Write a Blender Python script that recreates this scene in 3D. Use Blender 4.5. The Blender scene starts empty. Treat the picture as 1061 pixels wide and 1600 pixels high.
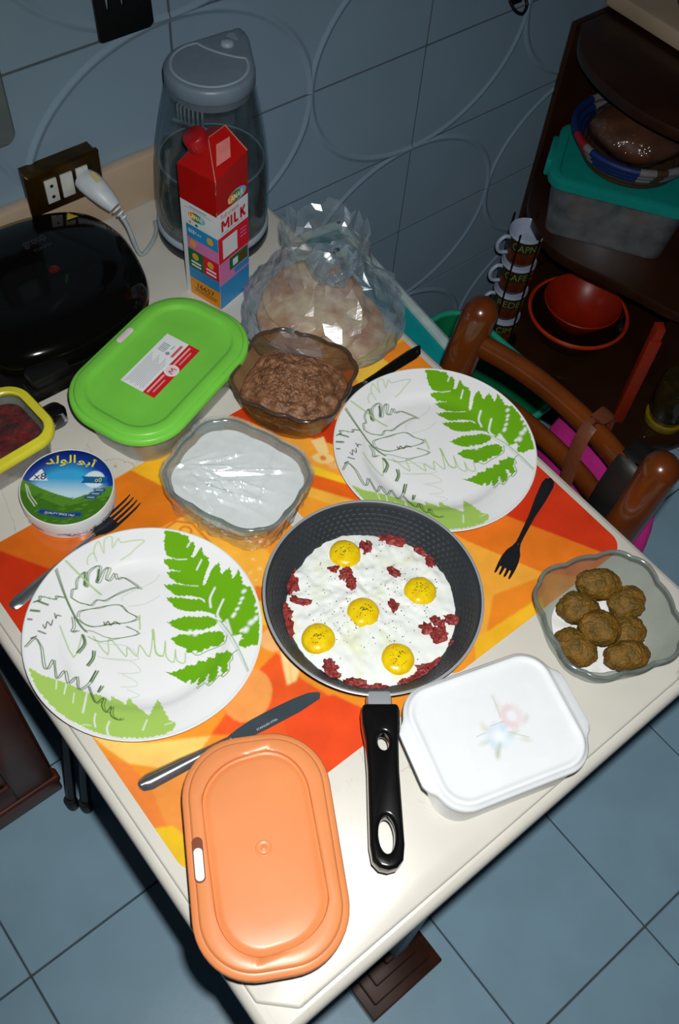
import bpy, bmesh, math, random
import numpy as np
from mathutils import Matrix, Vector, noise

SC = bpy.context.scene
COL = SC.collection
PI = math.pi
random.seed(7)

# ---------------------------------------------------------------- camera, world, flash, exposure
CAM_R = ((0.77847858, -0.62405892, 0.0672426), (-0.49288141, -0.67411773, -0.55012107), (0.38863739, 0.39511484, -0.83237326))
CAM_POS = Vector((-0.759, -1.143, 1.83))
_r, _u, _f = Vector(CAM_R[0]), -Vector(CAM_R[1]), Vector(CAM_R[2])
cam_data = bpy.data.cameras.new('camera')
cam_data.sensor_fit = 'VERTICAL'
cam_data.sensor_height = 36.0
cam_data.sensor_width = 36.0
cam_data.lens = 1520.434 / 1600 * 36.0
cam_data.clip_start = 0.02
cam = bpy.data.objects.new('camera', cam_data)
COL.objects.link(cam)
CAM_M = Matrix(((_r.x, _u.x, -_f.x, CAM_POS.x), (_r.y, _u.y, -_f.y, CAM_POS.y), (_r.z, _u.z, -_f.z, CAM_POS.z), (0, 0, 0, 1)))
cam.matrix_world = CAM_M
SC.camera = cam

world = bpy.data.worlds.new('dim_room')
SC.world = world
world.use_nodes = True
world.node_tree.nodes['Background'].inputs[0].default_value = (0.35, 0.55, 0.8, 1)
world.node_tree.nodes['Background'].inputs[1].default_value = 0.018

# the camera's own flash, a few centimetres above and to the right of the lens
fl = bpy.data.lights.new('camera_flash', 'SPOT')
fl.energy = 59
fl.spot_size = math.radians(106)
fl.spot_blend = 1.0
fl.shadow_soft_size = 0.011
fl.color = (1.0, 0.985, 0.95)
flash = bpy.data.objects.new('camera_flash', fl)
COL.objects.link(flash)
_aim = (CAM_POS + _f * 1.2 - _u * 0.13 + _r * 0.16)
FLASH_POS = Vector((-0.716, -1.128, 1.857))
flash.location = FLASH_POS
flash.rotation_euler = (_aim - FLASH_POS).to_track_quat('-Z', 'Y').to_euler()

SC.view_settings.view_transform = 'Standard'
SC.view_settings.look = 'None'
SC.view_settings.exposure = 0.0
SC.view_settings.gamma = 1.0
SC.view_settings.use_curve_mapping = False
SC.cycles.max_bounces = 14
SC.cycles.transparent_max_bounces = 24
SC.cycles.sample_clamp_indirect = 4.0

# ---------------------------------------------------------------- helpers
def s2l(c):
    c = c / 255.0
    return c / 12.92 if c <= 0.04045 else ((c + 0.055) / 1.055) ** 2.4

def rgb(c):
    return (s2l(c[0]), s2l(c[1]), s2l(c[2]), 1.0)

def new_mat(name):
    m = bpy.data.materials.new(name)
    m.use_nodes = True
    nt = m.node_tree
    return m, nt, nt.nodes['Principled BSDF']

def pmat(name, col, rough=0.4, metal=0.0, var=0.08, scale=40.0, bump=0.0, bscale=200.0, spec=0.5, coat=0.0, trans=0.0, ior=1.45, alpha=1.0, sss=0.0, col2=None):
    """procedural material: a colour with a noise variation (or a second colour) and optional fine relief"""
    m, nt, b = new_mat(name)
    N, L = nt.nodes, nt.links
    tc = N.new('ShaderNodeTexCoord')
    nz = N.new('ShaderNodeTexNoise'); nz.inputs['Scale'].default_value = scale; nz.inputs['Detail'].default_value = 4
    L.new(tc.outputs['Object'], nz.inputs['Vector'])
    cr = N.new('ShaderNodeValToRGB')
    c = rgb(col)
    if col2 is None:
        a = tuple(max(0, v * (1 - var)) for v in c[:3]) + (1,)
        d = tuple(min(1, v * (1 + var)) for v in c[:3]) + (1,)
    else:
        a, d = c, rgb(col2)
    cr.color_ramp.elements[0].color = a; cr.color_ramp.elements[0].position = 0.35
    cr.color_ramp.elements[1].color = d; cr.color_ramp.elements[1].position = 0.65
    L.new(nz.outputs['Fac'], cr.inputs['Fac'])
    L.new(cr.outputs['Color'], b.inputs['Base Color'])
    b.inputs['Roughness'].default_value = rough
    b.inputs['Metallic'].default_value = metal
    b.inputs['Specular IOR Level'].default_value = spec
    b.inputs['Coat Weight'].default_value = coat
    b.inputs['Transmission Weight'].default_value = trans
    b.inputs['IOR'].default_value = ior
    b.inputs['Alpha'].default_value = alpha
    if sss:
        b.inputs['Subsurface Weight'].default_value = sss
        b.inputs['Subsurface Radius'].default_value = (0.006, 0.004, 0.003)
    if bump:
        nb = N.new('ShaderNodeTexNoise'); nb.inputs['Scale'].default_value = bscale; nb.inputs['Detail'].default_value = 3
        L.new(tc.outputs['Object'], nb.inputs['Vector'])
        bp = N.new('ShaderNodeBump'); bp.inputs['Strength'].default_value = bump; bp.inputs['Distance'].default_value = 0.002
        L.new(nb.outputs['Fac'], bp.inputs['Height']); L.new(bp.outputs['Normal'], b.inputs['Normal'])
    return m

def printmat(name, rough=0.3, coat=0.0, var=0.05, scale=60, spec=0.5):
    """printed surface: colour attribute times a little procedural grain"""
    m, nt, b = new_mat(name)
    N, L = nt.nodes, nt.links
    at = N.new('ShaderNodeVertexColor'); at.layer_name = 'Col'
    tc = N.new('ShaderNodeTexCoord'); nz = N.new('ShaderNodeTexNoise'); nz.inputs['Scale'].default_value = scale; nz.inputs['Detail'].default_value = 5
    L.new(tc.outputs['Object'], nz.inputs['Vector'])
    mr = N.new('ShaderNodeMapRange'); mr.inputs['From Min'].default_value = 0.3; mr.inputs['From Max'].default_value = 0.7
    mr.inputs['To Min'].default_value = 1 - var; mr.inputs['To Max'].default_value = 1 + var
    L.new(nz.outputs['Fac'], mr.inputs['Value'])
    mx = N.new('ShaderNodeVectorMath'); mx.operation = 'SCALE'
    L.new(at.outputs['Color'], mx.inputs[0]); L.new(mr.outputs['Result'], mx.inputs['Scale'])
    L.new(mx.outputs[0], b.inputs['Base Color'])
    b.inputs['Roughness'].default_value = rough; b.inputs['Coat Weight'].default_value = coat
    b.inputs['Specular IOR Level'].default_value = spec
    return m

def thin(name, tint=(240, 245, 245), rough=0.08, fac=0.10, edge=0.5, diff=0.0, dcol=(200, 205, 205), bump=0.0, bscale=60, power=3.0):
    """thin clear sheet (film, plastic, pressed glass wall): transparent + gloss rising at grazing angles + a little haze"""
    m = bpy.data.materials.new(name); m.use_nodes = True
    nt = m.node_tree; N, L = nt.nodes, nt.links
    N.remove(N['Principled BSDF'])
    out = N['Material Output']
    tr = N.new('ShaderNodeBsdfTransparent'); tr.inputs['Color'].default_value = rgb(tint)
    gl = N.new('ShaderNodeBsdfGlossy'); gl.inputs['Roughness'].default_value = rough; gl.inputs['Color'].default_value = (0.9, 0.95, 1, 1)
    lw = N.new('ShaderNodeLayerWeight'); lw.inputs['Blend'].default_value = 0.5
    pw = N.new('ShaderNodeMath'); pw.operation = 'POWER'; pw.inputs[1].default_value = power
    L.new(lw.outputs['Facing'], pw.inputs[0])
    mr = N.new('ShaderNodeMapRange'); mr.inputs['To Min'].default_value = fac; mr.inputs['To Max'].default_value = edge
    L.new(pw.outputs[0], mr.inputs['Value'])
    tc = N.new('ShaderNodeTexCoord')
    if bump:
        nb = N.new('ShaderNodeTexNoise'); nb.inputs['Scale'].default_value = bscale; nb.inputs['Detail'].default_value = 3; nb.inputs['Distortion'].default_value = 1.5
        L.new(tc.outputs['Object'], nb.inputs['Vector'])
        bp = N.new('ShaderNodeBump'); bp.inputs['Strength'].default_value = bump; bp.inputs['Distance'].default_value = 0.004
        L.new(nb.outputs['Fac'], bp.inputs['Height']); L.new(bp.outputs['Normal'], gl.inputs['Normal']); L.new(bp.outputs['Normal'], lw.inputs['Normal'])
    df = N.new('ShaderNodeBsdfDiffuse'); df.inputs['Color'].default_value = rgb(dcol)
    nz = N.new('ShaderNodeTexNoise'); nz.inputs['Scale'].default_value = 35; L.new(tc.outputs['Object'], nz.inputs['Vector'])
    md = N.new('ShaderNodeMath'); md.operation = 'MULTIPLY'; md.inputs[1].default_value = diff * 2; L.new(nz.outputs['Fac'], md.inputs[0])
    m1 = N.new('ShaderNodeMixShader'); L.new(md.outputs[0], m1.inputs['Fac']); L.new(tr.outputs[0], m1.inputs[1]); L.new(df.outputs[0], m1.inputs[2])
    m2 = N.new('ShaderNodeMixShader'); L.new(mr.outputs['Result'], m2.inputs['Fac']); L.new(m1.outputs[0], m2.inputs[1]); L.new(gl.outputs[0], m2.inputs[2])
    L.new(m2.outputs[0], out.inputs['Surface'])
    return m

def mesh_of(name, vf, mat=None, smooth=None, bevel=0.0, seg=2):
    me = bpy.data.meshes.new(name)
    me.from_pydata([tuple(map(float, v)) for v in vf[0]], [], vf[1])
    me.validate()
    if bevel or True:
        bm = bmesh.new(); bm.from_mesh(me)
        bmesh.ops.remove_doubles(bm, verts=bm.verts, dist=1e-6)
        bmesh.ops.recalc_face_normals(bm, faces=bm.faces)
        if bevel:
            es = [e for e in bm.edges if len(e.link_faces) == 2 and e.calc_face_angle(0) > 0.5]
            bmesh.ops.bevel(bm, geom=es, offset=bevel, segments=seg, profile=0.5, affect='EDGES')
        bm.to_mesh(me); bm.free()
    if mat: me.materials.append(mat)
    if smooth is not None:
        me.polygons.foreach_set('use_smooth', [True] * len(me.polygons))
        me.set_sharp_from_angle(angle=math.radians(smooth))
    me.update()
    return me

def put(name, me, parent=None, loc=(0, 0, 0), rot=(0, 0, 0)):
    o = bpy.data.objects.new(name, me)
    COL.objects.link(o)
    o.parent = parent; o.location = loc; o.rotation_euler = rot
    return o

def mk(name, vf, mat, parent=None, smooth=40, bevel=0.0, seg=2, loc=(0, 0, 0), rot=(0, 0, 0)):
    return put(name, mesh_of(name, vf, mat, smooth, bevel, seg), parent, loc, rot)

def thing(name, label, cat, loc=(0, 0, 0), rz=0.0, group=None):
    o = bpy.data.objects.new(name, None); COL.objects.link(o)
    o.empty_display_size = 0.03
    o.location = loc; o.rotation_euler = (0, 0, rz)
    return tag(o, label, cat, group)

def tag(o, label=None, cat=None, group=None, kind=None):
    if label: o['label'] = label
    if cat: o['category'] = cat
    if group: o['group'] = group
    if kind: o['kind'] = kind
    return o

def rr(w, d, r, n=8):
    r = min(r, w / 2 - 1e-5, d / 2 - 1e-5)
    P = []
    for cx, cy, a0 in ((w / 2 - r, d / 2 - r, 0), (-w / 2 + r, d / 2 - r, 90), (-w / 2 + r, -d / 2 + r, 180), (w / 2 - r, -d / 2 + r, 270)):
        for i in range(n + 1):
            a = math.radians(a0 + 90 * i / n)
            P.append((cx + r * math.cos(a), cy + r * math.sin(a)))
    return P

def circ(r, n=48):
    return [(r * math.cos(2 * PI * i / n), r * math.sin(2 * PI * i / n)) for i in range(n)]

def at_z(P, z): return [(x, y, z) for x, y in P]

def loft(rings, cap0=True, cap1=True, closed=False):
    n = len(rings[0]); V = [p for r in rings for p in r]; F = []
    m = len(rings)
    for k in range(m if closed else m - 1):
        k2 = (k + 1) % m
        for i in range(n):
            j = (i + 1) % n
            F.append((k * n + i, k * n + j, k2 * n + j, k2 * n + i))
    if not closed:
        if cap0: F.append(tuple(range(n - 1, -1, -1)))
        if cap1: F.append(tuple((m - 1) * n + i for i in range(n)))
    return V, F

def lathe(prof, n=48):
    """profile of (r, z); r = 0 makes a pole"""
    V, F, idx = [], [], []
    for r, z in prof:
        if r < 1e-7:
            idx.append([len(V)]); V.append((0, 0, z))
        else:
            idx.append(list(range(len(V), len(V) + n)))
            V += [(r * math.cos(2 * PI * i / n), r * math.sin(2 * PI * i / n), z) for i in range(n)]
    for a, b in zip(idx, idx[1:]):
        for i in range(n):
            j = (i + 1) % n
            q = [a[i % len(a)], a[j % len(a)], b[j % len(b)], b[i % len(b)]]
            q2 = []
            for t in q:
                if t not in q2: q2.append(t)
            if len(q2) > 2: F.append(tuple(q2))
    return V, F

def box(x0, x1, y0, y1, z0, z1):
    V = [(x, y, z) for z in (z0, z1) for x, y in ((x0, y0), (x1, y0), (x1, y1), (x0, y1))]
    return V, [(3, 2, 1, 0), (4, 5, 6, 7), (0, 1, 5, 4), (1, 2, 6, 5), (2, 3, 7, 6), (3, 0, 4, 7)]

def prism(P, z0, z1):
    n = len(P)
    V = at_z(P, z0) + at_z(P, z1)
    return V, [tuple(range(n - 1, -1, -1)), tuple(range(n, 2 * n))] + [(i, (i + 1) % n, n + (i + 1) % n, n + i) for i in range(n)]

def tube(path, rad, n=10, sx=1.0, sy=1.0, up=(0, 0, 1), closed=False):
    pts = [Vector(p) for p in path]; m = len(pts)
    if not hasattr(rad, '__len__'): rad = [rad] * m
    V, F = [], []
    up = Vector(up)
    for k, p in enumerate(pts):
        if closed: t = pts[(k + 1) % m] - pts[k - 1]
        else: t = pts[min(k + 1, m - 1)] - pts[max(k - 1, 0)]
        t.normalize()
        a = t.cross(up)
        if a.length < 1e-4: a = t.cross(Vector((1, 0, 0)))
        a.normalize(); b = a.cross(t)
        for i in range(n):
            w = 2 * PI * i / n
            V.append(tuple(p + a * (math.cos(w) * rad[k] * sx) + b * (math.sin(w) * rad[k] * sy)))
    for k in range(m if closed else m - 1):
        k2 = (k + 1) % m
        for i in range(n):
            j = (i + 1) % n
            F.append((k * n + i, k * n + j, k2 * n + j, k2 * n + i))
    if not closed:
        F.append(tuple(range(n - 1, -1, -1))); F.append(tuple((m - 1) * n + i for i in range(n)))
    return V, F

def smooth_path(P, k=6, closed=False):
    P = [Vector(p) for p in P]; out = []; n = len(P)
    rng = range(n) if closed else range(n - 1)
    for i in rng:
        if closed: a, b, c, d = P[i - 1], P[i], P[(i + 1) % n], P[(i + 2) % n]
        else: a, b, c, d = P[max(i - 1, 0)], P[i], P[i + 1], P[min(i + 2, n - 1)]
        for j in range(k):
            t = j / k
            out.append(0.5 * ((2 * b) + (c - a) * t + (2 * a - 5 * b + 4 * c - d) * t * t + (3 * b - a - 3 * c + d) * t ** 3))
    if not closed: out.append(P[-1])
    return out

def join(*vfs):
    V, F = [], []
    for v, f in vfs:
        o = len(V); V += list(v); F += [tuple(i + o for i in q) for q in f]
    return V, F

def xf(vf, M):
    return [tuple(M @ Vector(v)) for v in vf[0]], vf[1]

def moved(vf, loc=(0, 0, 0), rz=0.0, rx=0.0, ry=0.0):
    return xf(vf, Matrix.Translation(loc) @ Matrix.Rotation(rz, 4, 'Z') @ Matrix.Rotation(ry, 4, 'Y') @ Matrix.Rotation(rx, 4, 'X'))

def grid_mesh(name, X, Yv, Z, mat, mask_quads=None, cols=None, wrap=False, smooth=True):
    """regular grid (2-d arrays) as a mesh, fast"""
    h, w = X.shape
    co = np.stack([X, Yv, Z], -1).reshape(-1, 3).astype(np.float32)
    id_ = np.arange(h * w).reshape(h, w)
    if wrap: id_ = np.concatenate([id_, id_[:, :1]], 1)
    q = np.stack([id_[:-1, :-1], id_[:-1, 1:], id_[1:, 1:], id_[1:, :-1]], -1).reshape(-1, 4)
    if mask_quads is not None: q = q[mask_quads.reshape(-1)]
    me = bpy.data.meshes.new(name)
    me.vertices.add(len(co)); me.vertices.foreach_set('co', co.ravel())
    me.loops.add(len(q) * 4); me.loops.foreach_set('vertex_index', q.ravel().astype(np.int32))
    me.polygons.add(len(q)); me.polygons.foreach_set('loop_start', np.arange(0, len(q) * 4, 4, dtype=np.int32))
    me.polygons.foreach_set('loop_total', np.full(len(q), 4, np.int32))
    me.update(calc_edges=True)
    if smooth: me.polygons.foreach_set('use_smooth', np.ones(len(q), bool))
    if cols is not None:
        at = me.color_attributes.new('Col', 'FLOAT_COLOR', 'POINT')
        at.data.foreach_set('color', np.concatenate([cols.reshape(-1, 3), np.ones((len(co), 1))], 1).astype(np.float32).ravel())
    me.materials.append(mat)
    me.validate()
    return me

class Art:
    """flat print: colours painted on a set of 2-d points (polygons, strokes, ellipses)"""
    def __init__(s, pts, base):
        s.p = np.asarray(pts, float).reshape(-1, 2)
        s.c = np.tile(np.array(rgb(base)[:3]), (len(s.p), 1))
    def mix(s, w, col):
        s.c += w[:, None] * (np.array(rgb(col)[:3]) - s.c)
    def poly(s, pts, col, alpha=1.0, rag=0.0, freq=900.0):
        P = np.asarray(pts, float).reshape(-1, 2)
        lo, hi = P.min(0) - rag * 2, P.max(0) + rag * 2
        k = np.where(((s.p >= lo) & (s.p <= hi)).all(1))[0]
        if not len(k): return
        x, y = s.p[k, 0], s.p[k, 1]
        if rag:
            u, v = x, y
            x = u + rag * (np.sin(freq * (0.8 * u + 0.6 * v)) + 0.6 * np.sin(freq * 2.1 * (0.3 * u - 0.95 * v) + 1.0))
            y = v + rag * (np.sin(freq * (0.5 * u - 0.87 * v) + 2.0) + 0.6 * np.sin(freq * 1.9 * (0.9 * u + 0.4 * v)))
        ins = np.zeros(len(k), bool)
        for (x0, y0), (x1, y1) in zip(P, np.roll(P, -1, 0)):
            if y0 == y1: continue
            c = (y0 > y) != (y1 > y)
            ins ^= c & (x < (x1 - x0) * (y - y0) / (y1 - y0) + x0)
        w = np.zeros(len(s.p)); w[k[ins]] = alpha; s.mix(w, col)
    def line(s, pts, wd, col, alpha=1.0):
        P = np.asarray(pts, float).reshape(-1, 2); d = np.full(len(s.p), 1e9); soft = wd * 0.35
        for a, b in zip(P, P[1:]):
            lo = np.minimum(a, b) - wd * 2; hi = np.maximum(a, b) + wd * 2
            k = np.where(((s.p >= lo) & (s.p <= hi)).all(1))[0]
            if not len(k): continue
            ab = b - a; t = np.clip(((s.p[k] - a) @ ab) / max(ab @ ab, 1e-12), 0, 1)
            d[k] = np.minimum(d[k], np.hypot(*(s.p[k] - a - t[:, None] * ab).T))
        s.mix(np.clip((wd / 2 + soft - d) / (2 * soft), 0, 1) * alpha, col)
    def ell(s, cx, cy, rx, ry, col, alpha=1.0, rot=0.0, soft=0.06):
        x, y = s.p[:, 0] - cx, s.p[:, 1] - cy; c, n = math.cos(rot), math.sin(rot)
        q = np.hypot((x * c + y * n) / rx, (-x * n + y * c) / ry)
        s.mix(np.clip((1 + soft - q) / (2 * soft), 0, 1) * alpha, col)

def text(name, s, mat, parent, M, width=None, height=None, bold=0.0, shear=0.0):
    """lettering as flat mesh; M maps the text plane (centred) to the parent's space"""
    cu = bpy.data.curves.new(name, 'FONT'); cu.body = s; cu.size = 1.0; cu.resolution_u = 3; cu.shear = shear; cu.offset = bold
    o = bpy.data.objects.new(name, cu); COL.objects.link(o)
    bpy.context.view_layer.update()
    me = bpy.data.meshes.new_from_object(o.evaluated_get(bpy.context.evaluated_depsgraph_get()))
    bpy.data.objects.remove(o); bpy.data.curves.remove(cu)
    co = np.array([v.co[:] for v in me.vertices]).reshape(-1, 3)
    if len(co) == 0: return None
    lo, hi = co.min(0), co.max(0); c = (lo + hi) / 2; sz = np.maximum(hi - lo, 1e-6)
    k = [1, 1, 1]
    if width and height: k = [width / sz[0], height / sz[1], 1]
    elif width: k = [width / sz[0]] * 2 + [1]
    else: k = [height / sz[1]] * 2 + [1]
    co = (co - c) * k
    for v, p in zip(me.vertices, co): v.co = M @ Vector((p[0], p[1], 0))
    me.materials.clear(); me.materials.append(mat); me.update()
    return put(name, me, parent)

def plane_M(o, x, y):
    """matrix of a plane with origin o and axes x, y (text x to the right, y up)"""
    x, y = Vector(x).normalized(), Vector(y).normalized(); z = x.cross(y)
    return Matrix(((x.x, y.x, z.x, o[0]), (x.y, y.y, z.y, o[1]), (x.z, y.z, z.z, o[2]), (0, 0, 0, 1)))

def nz(x, y, z=0.0): return noise.noise((x, y, z))
FERN=[
('p',(-1270,340,-1190,180,-1090,50,-1030,-30,-920,-240,-800,-370,-750,-480,-700,-440,-640,-630,-570,-570,-550,-750,-510,-910,-320,-770,-350,-960,-370,-1090,-340,-1170,-410,-1220,-520,-1200,-700,-1110,-880,-970,-1040,-790,-1170,-570,-1260,-350,-1300,-140,-1320,70),(172,212,104)),
('l',(-1090,50,-1150,-50),1.20,(240,246,246)),
('l',(-1030,-50,-1110,-150),1.37,(240,246,246)),
('l',(-900,-260,-970,-350,-1060,-460),1.89,(240,246,246)),
('l',(-960,-550,-1010,-610,-1040,-690),1.54,(240,246,246)),
('l',(-890,-720,-950,-770,-980,-850),1.89,(240,246,246)),
('l',(-1020,-200,-1090,-300),1.03,(240,246,246)),
('l',(-1170,-590,-1120,-600,-1070,-650),0.86,(240,246,246)),
('l',(-560,-940,-660,-1020),1.54,(240,246,246)),
('l',(-440,-1110,-360,-1140),0.86,(240,246,246)),
('p',(910,970,1040,840,1040,780,1090,720,1060,650,990,620,1000,600,1090,640,1090,590,1060,540,970,480,990,460,1130,500,1100,420,1120,340,1080,270,880,120,910,90,1060,190,1190,220,1110,60,1250,80,1190,-50,1200,-70,1310,-20,1240,-200,1250,-280,1290,-290,1240,-450,1190,-580,1130,-680,1010,-840,910,-970,840,-900,770,-890,750,-820,770,-770,830,-780,840,-720,750,-650,810,-450,770,-420,770,-320,740,-230,660,-150,530,-60,460,30,440,230,490,210,630,80,750,-20,780,-100,780,-30,700,70,560,180,530,270,510,400,640,320,760,200,650,340,630,410,630,510,690,500,790,410,690,530,680,660,730,650,820,560,750,660,760,730,810,830,860,880),(110,176,28)),
('p',(270,-40,380,-70,480,-100,600,-200,700,-260,760,-380,680,-410,550,-370,390,-280,330,-210),(110,176,28)),
('p',(190,-240,300,-260,410,-330,520,-410,580,-420,700,-510,710,-600,650,-650,550,-640,510,-600,450,-600,440,-580,380,-590,320,-570,350,-540,290,-520,240,-510,260,-450,210,-360),(110,176,28)),
('p',(-80,-540,-30,-600,120,-640,160,-630,250,-690,290,-660,350,-720,400,-680,460,-750,500,-710,580,-780,610,-760,630,-840,570,-890,520,-900,470,-990,380,-1000,440,-890,420,-870,350,-960,260,-990,190,-990,300,-870,290,-860,190,-920,80,-930,180,-840,50,-860,90,-800,20,-800,-10,-700,-60,-620),(110,176,28)),
('l',(960,-20,850,-80,790,-180),2.45,(240,246,246)),
('l',(950,-210,800,-300,780,-400),2.45,(240,246,246)),
('l',(1040,370,930,310),1.96,(240,246,246)),
('l',(830,-450,760,-630),3.18,(240,246,246)),
('l',(820,560,910,490),1.22,(240,246,246)),
('l',(710,-220,780,-400),0.98,(240,246,246)),
('l',(760,200,830,140),0.98,(240,246,246)),
('l',(1180,-290,1200,-290),3.92,(240,246,246)),
('l',(1110,-350,1130,-350),3.36,(240,246,246)),
('l',(1060,-380,1080,-380),2.80,(240,246,246)),
('l',(990,-420,1010,-420),3.36,(240,246,246)),
('l',(910,-460,940,-450),3.92,(240,246,246)),
('l',(1010,-670,1030,-670),5.60,(240,246,246)),
('l',(1080,-670,1100,-660),4.48,(240,246,246)),
('l',(910,-710,930,-700),5.60,(240,246,246)),
('l',(870,-680,890,-680),3.36,(240,246,246)),
('l',(1190,-530,1210,-520),3.36,(240,246,246)),
('l',(1150,-600,1170,-600),3.36,(240,246,246)),
('l',(450,-360,480,-350),5.04,(240,246,246)),
('l',(400,-310,420,-300),4.48,(240,246,246)),
('l',(770,-390,760,-610,710,-880,630,-1170),1.30,(150,186,150)),
('l',(740,-360,730,-590,690,-850,620,-1150),0.80,(190,210,190)),
('l',(250,-490,290,-530,320,-600,440,-620,550,-650,650,-670,720,-610),0.80,(96,140,70)),
('l',(80,-950,190,-950,200,-1010,360,-980,380,-1020,480,-1000,540,-920,590,-910,630,-850,700,-850),0.90,(96,140,70)),
('l',(80,-70,-40,-290,10,-370,130,-230,30,-400,60,-510,160,-390,100,-510,150,-590,230,-490),1.20,(176,206,134)),
('l',(-730,620,-800,210,-590,390),1.30,(176,206,134)),
('l',(-490,310,-480,10,-360,180,-330,-130,-260,-40,-230,-200,-130,-100,-120,-290,100,-30,-30,-280,10,-380),1.20,(176,206,134)),
('l',(-580,60,-440,-100,-230,-240,-250,-30,-420,130,-520,260),0.80,(205,220,205)),
('l',(-550,10,-330,-190,-290,-370,-360,-360,-510,-250),0.70,(205,220,205)),
('l',(-480,-280,-400,-460,-440,-500,-570,-410),0.70,(205,220,205)),
('l',(-530,-480,-460,-620,-570,-580),0.70,(205,220,205)),
('l',(-540,340,-460,200,-250,100,-50,20,-130,190),0.90,(130,150,120)),
('l',(-1180,580,-1040,630,-1030,540,-1050,460,-1130,270,-1110,220,-1010,290,-1030,210,-1090,60,-970,110,-1020,-50,-900,-20,-960,-170,-860,-170,-780,-130,-690,-80),1.00,(58,74,48)),
('l',(-850,-190,-880,-310,-890,-430,-790,-410,-860,-500,-860,-600,-780,-560,-840,-660,-810,-750,-770,-760),1.10,(58,74,48)),
('l',(-730,40,-640,80,-590,150),1.80,(58,74,48)),
('l',(-800,-310,-740,-270),1.80,(58,74,48)),
('l',(-740,240,-620,290,-580,400),1.80,(58,74,48)),
('l',(-800,-150,-690,-80),1.80,(58,74,48)),
('l',(-410,1270,-500,890,-540,570,-530,410),1.20,(58,74,48)),
('l',(-450,860,-390,940,-340,930,-290,1010,-190,1050,-150,1040,-240,930,-210,900,-120,1030,10,1040,10,980,-100,900,-80,880,50,960,110,950,10,870,40,830,130,870,110,790,180,770,230,640,260,520,220,570,70,610,-50,620,-150,630,-220,690,-310,670,-350,720,-400,780,-440,850),0.90,(58,74,48)),
('l',(-510,630,-460,680,-360,640,-250,590,-140,540,-40,470,-20,350,30,210,-100,230,-240,320,-430,410,-500,520,-520,610),0.80,(58,74,48)),
('l',(-850,1030,-760,1010,-730,1050,-610,930,-580,960,-510,900),1.00,(58,74,48)),
('l',(-560,660,-610,550,-660,510,-600,480),1.00,(58,74,48)),
('l',(-1160,570,-1030,610,-1020,530,-1030,450,-1110,250,-1090,210,-990,270,-1020,200,-1070,50,-950,90,-1000,-70,-880,-30,-950,-190,-840,-190,-760,-150,-670,-100),1.00,(96,140,70)),
('l',(-840,-210,-870,-330,-880,-450,-770,-430,-840,-520,-840,-620,-760,-580,-820,-680,-790,-770,-750,-780),1.10,(96,140,70)),
('l',(-720,20,-630,60,-570,130),1.80,(96,140,70)),
('l',(-790,-320,-720,-290),1.80,(96,140,70)),
('l',(-720,220,-610,270,-570,380),1.80,(96,140,70)),
('l',(-790,-170,-670,-100),1.80,(96,140,70)),
('l',(-390,1260,-490,880,-530,550,-520,390),1.20,(96,140,70)),
('l',(-440,850,-370,930,-330,920,-270,1000,-180,1040,-130,1030,-220,910,-200,890,-110,1010,30,1030,30,970,-90,890,-60,860,70,950,130,930,20,850,50,810,150,850,130,770,200,750,250,630,280,500,240,550,80,590,-40,610,-140,610,-210,680,-290,650,-330,700,-390,760,-430,840),0.90,(96,140,70)),
('l',(-490,610,-450,660,-340,630,-240,570,-120,530,-20,450,-10,330,50,190,-80,220,-220,300,-410,400,-490,510,-500,590),0.80,(96,140,70)),
('l',(-840,1020,-750,1000,-710,1030,-600,920,-570,940,-500,890),1.00,(96,140,70)),
('l',(-540,650,-590,530,-650,490,-580,460),1.00,(96,140,70)),
('l',(-780,1010,-710,910),2.20,(70,105,50)),
('l',(-920,960,-830,890),2.50,(70,105,50)),
('l',(-1000,880,-950,840),2.00,(70,105,50)),
('l',(-880,720,-880,670,-820,730,-810,670,-760,720),1.20,(58,74,48)),
('l',(-700,780,-720,720,-690,750,-660,720),1.20,(58,74,48)),
('l',(-960,680,-910,610),1.50,(58,74,48)),
('l',(-1070,640,-1010,630),1.50,(58,74,48)),
('l',(-300,390,-310,350,-260,370,-260,310,-200,320,-170,260),1.30,(58,74,48)),
('l',(-160,1030,-230,920),2.40,(70,105,50)),
('l',(0,990,-80,890),2.60,(70,105,50)),
('l',(-520,420,-460,360,-340,160,-70,30,-120,190),0.80,(120,140,110)),
('l',(-260,1310,-220,1070,-140,720),2.00,(176,206,140)),
('l',(-70,1110,-30,1180,60,1200,40,1090,80,1220,190,1290,160,1130,260,1270,350,1250,280,1130,400,1190,400,1130,530,1070,640,990,500,970,390,950,280,950),1.20,(192,214,160)),
('l',(10,500,80,550,420,500,550,540),0.70,(205,220,205)),
('l',(30,400,200,310,400,300),0.70,(205,220,205)),
('l',(70,220,-20,70),1.60,(176,206,134)),
('l',(90,-20,30,-130),1.60,(176,206,134)),
]
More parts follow.
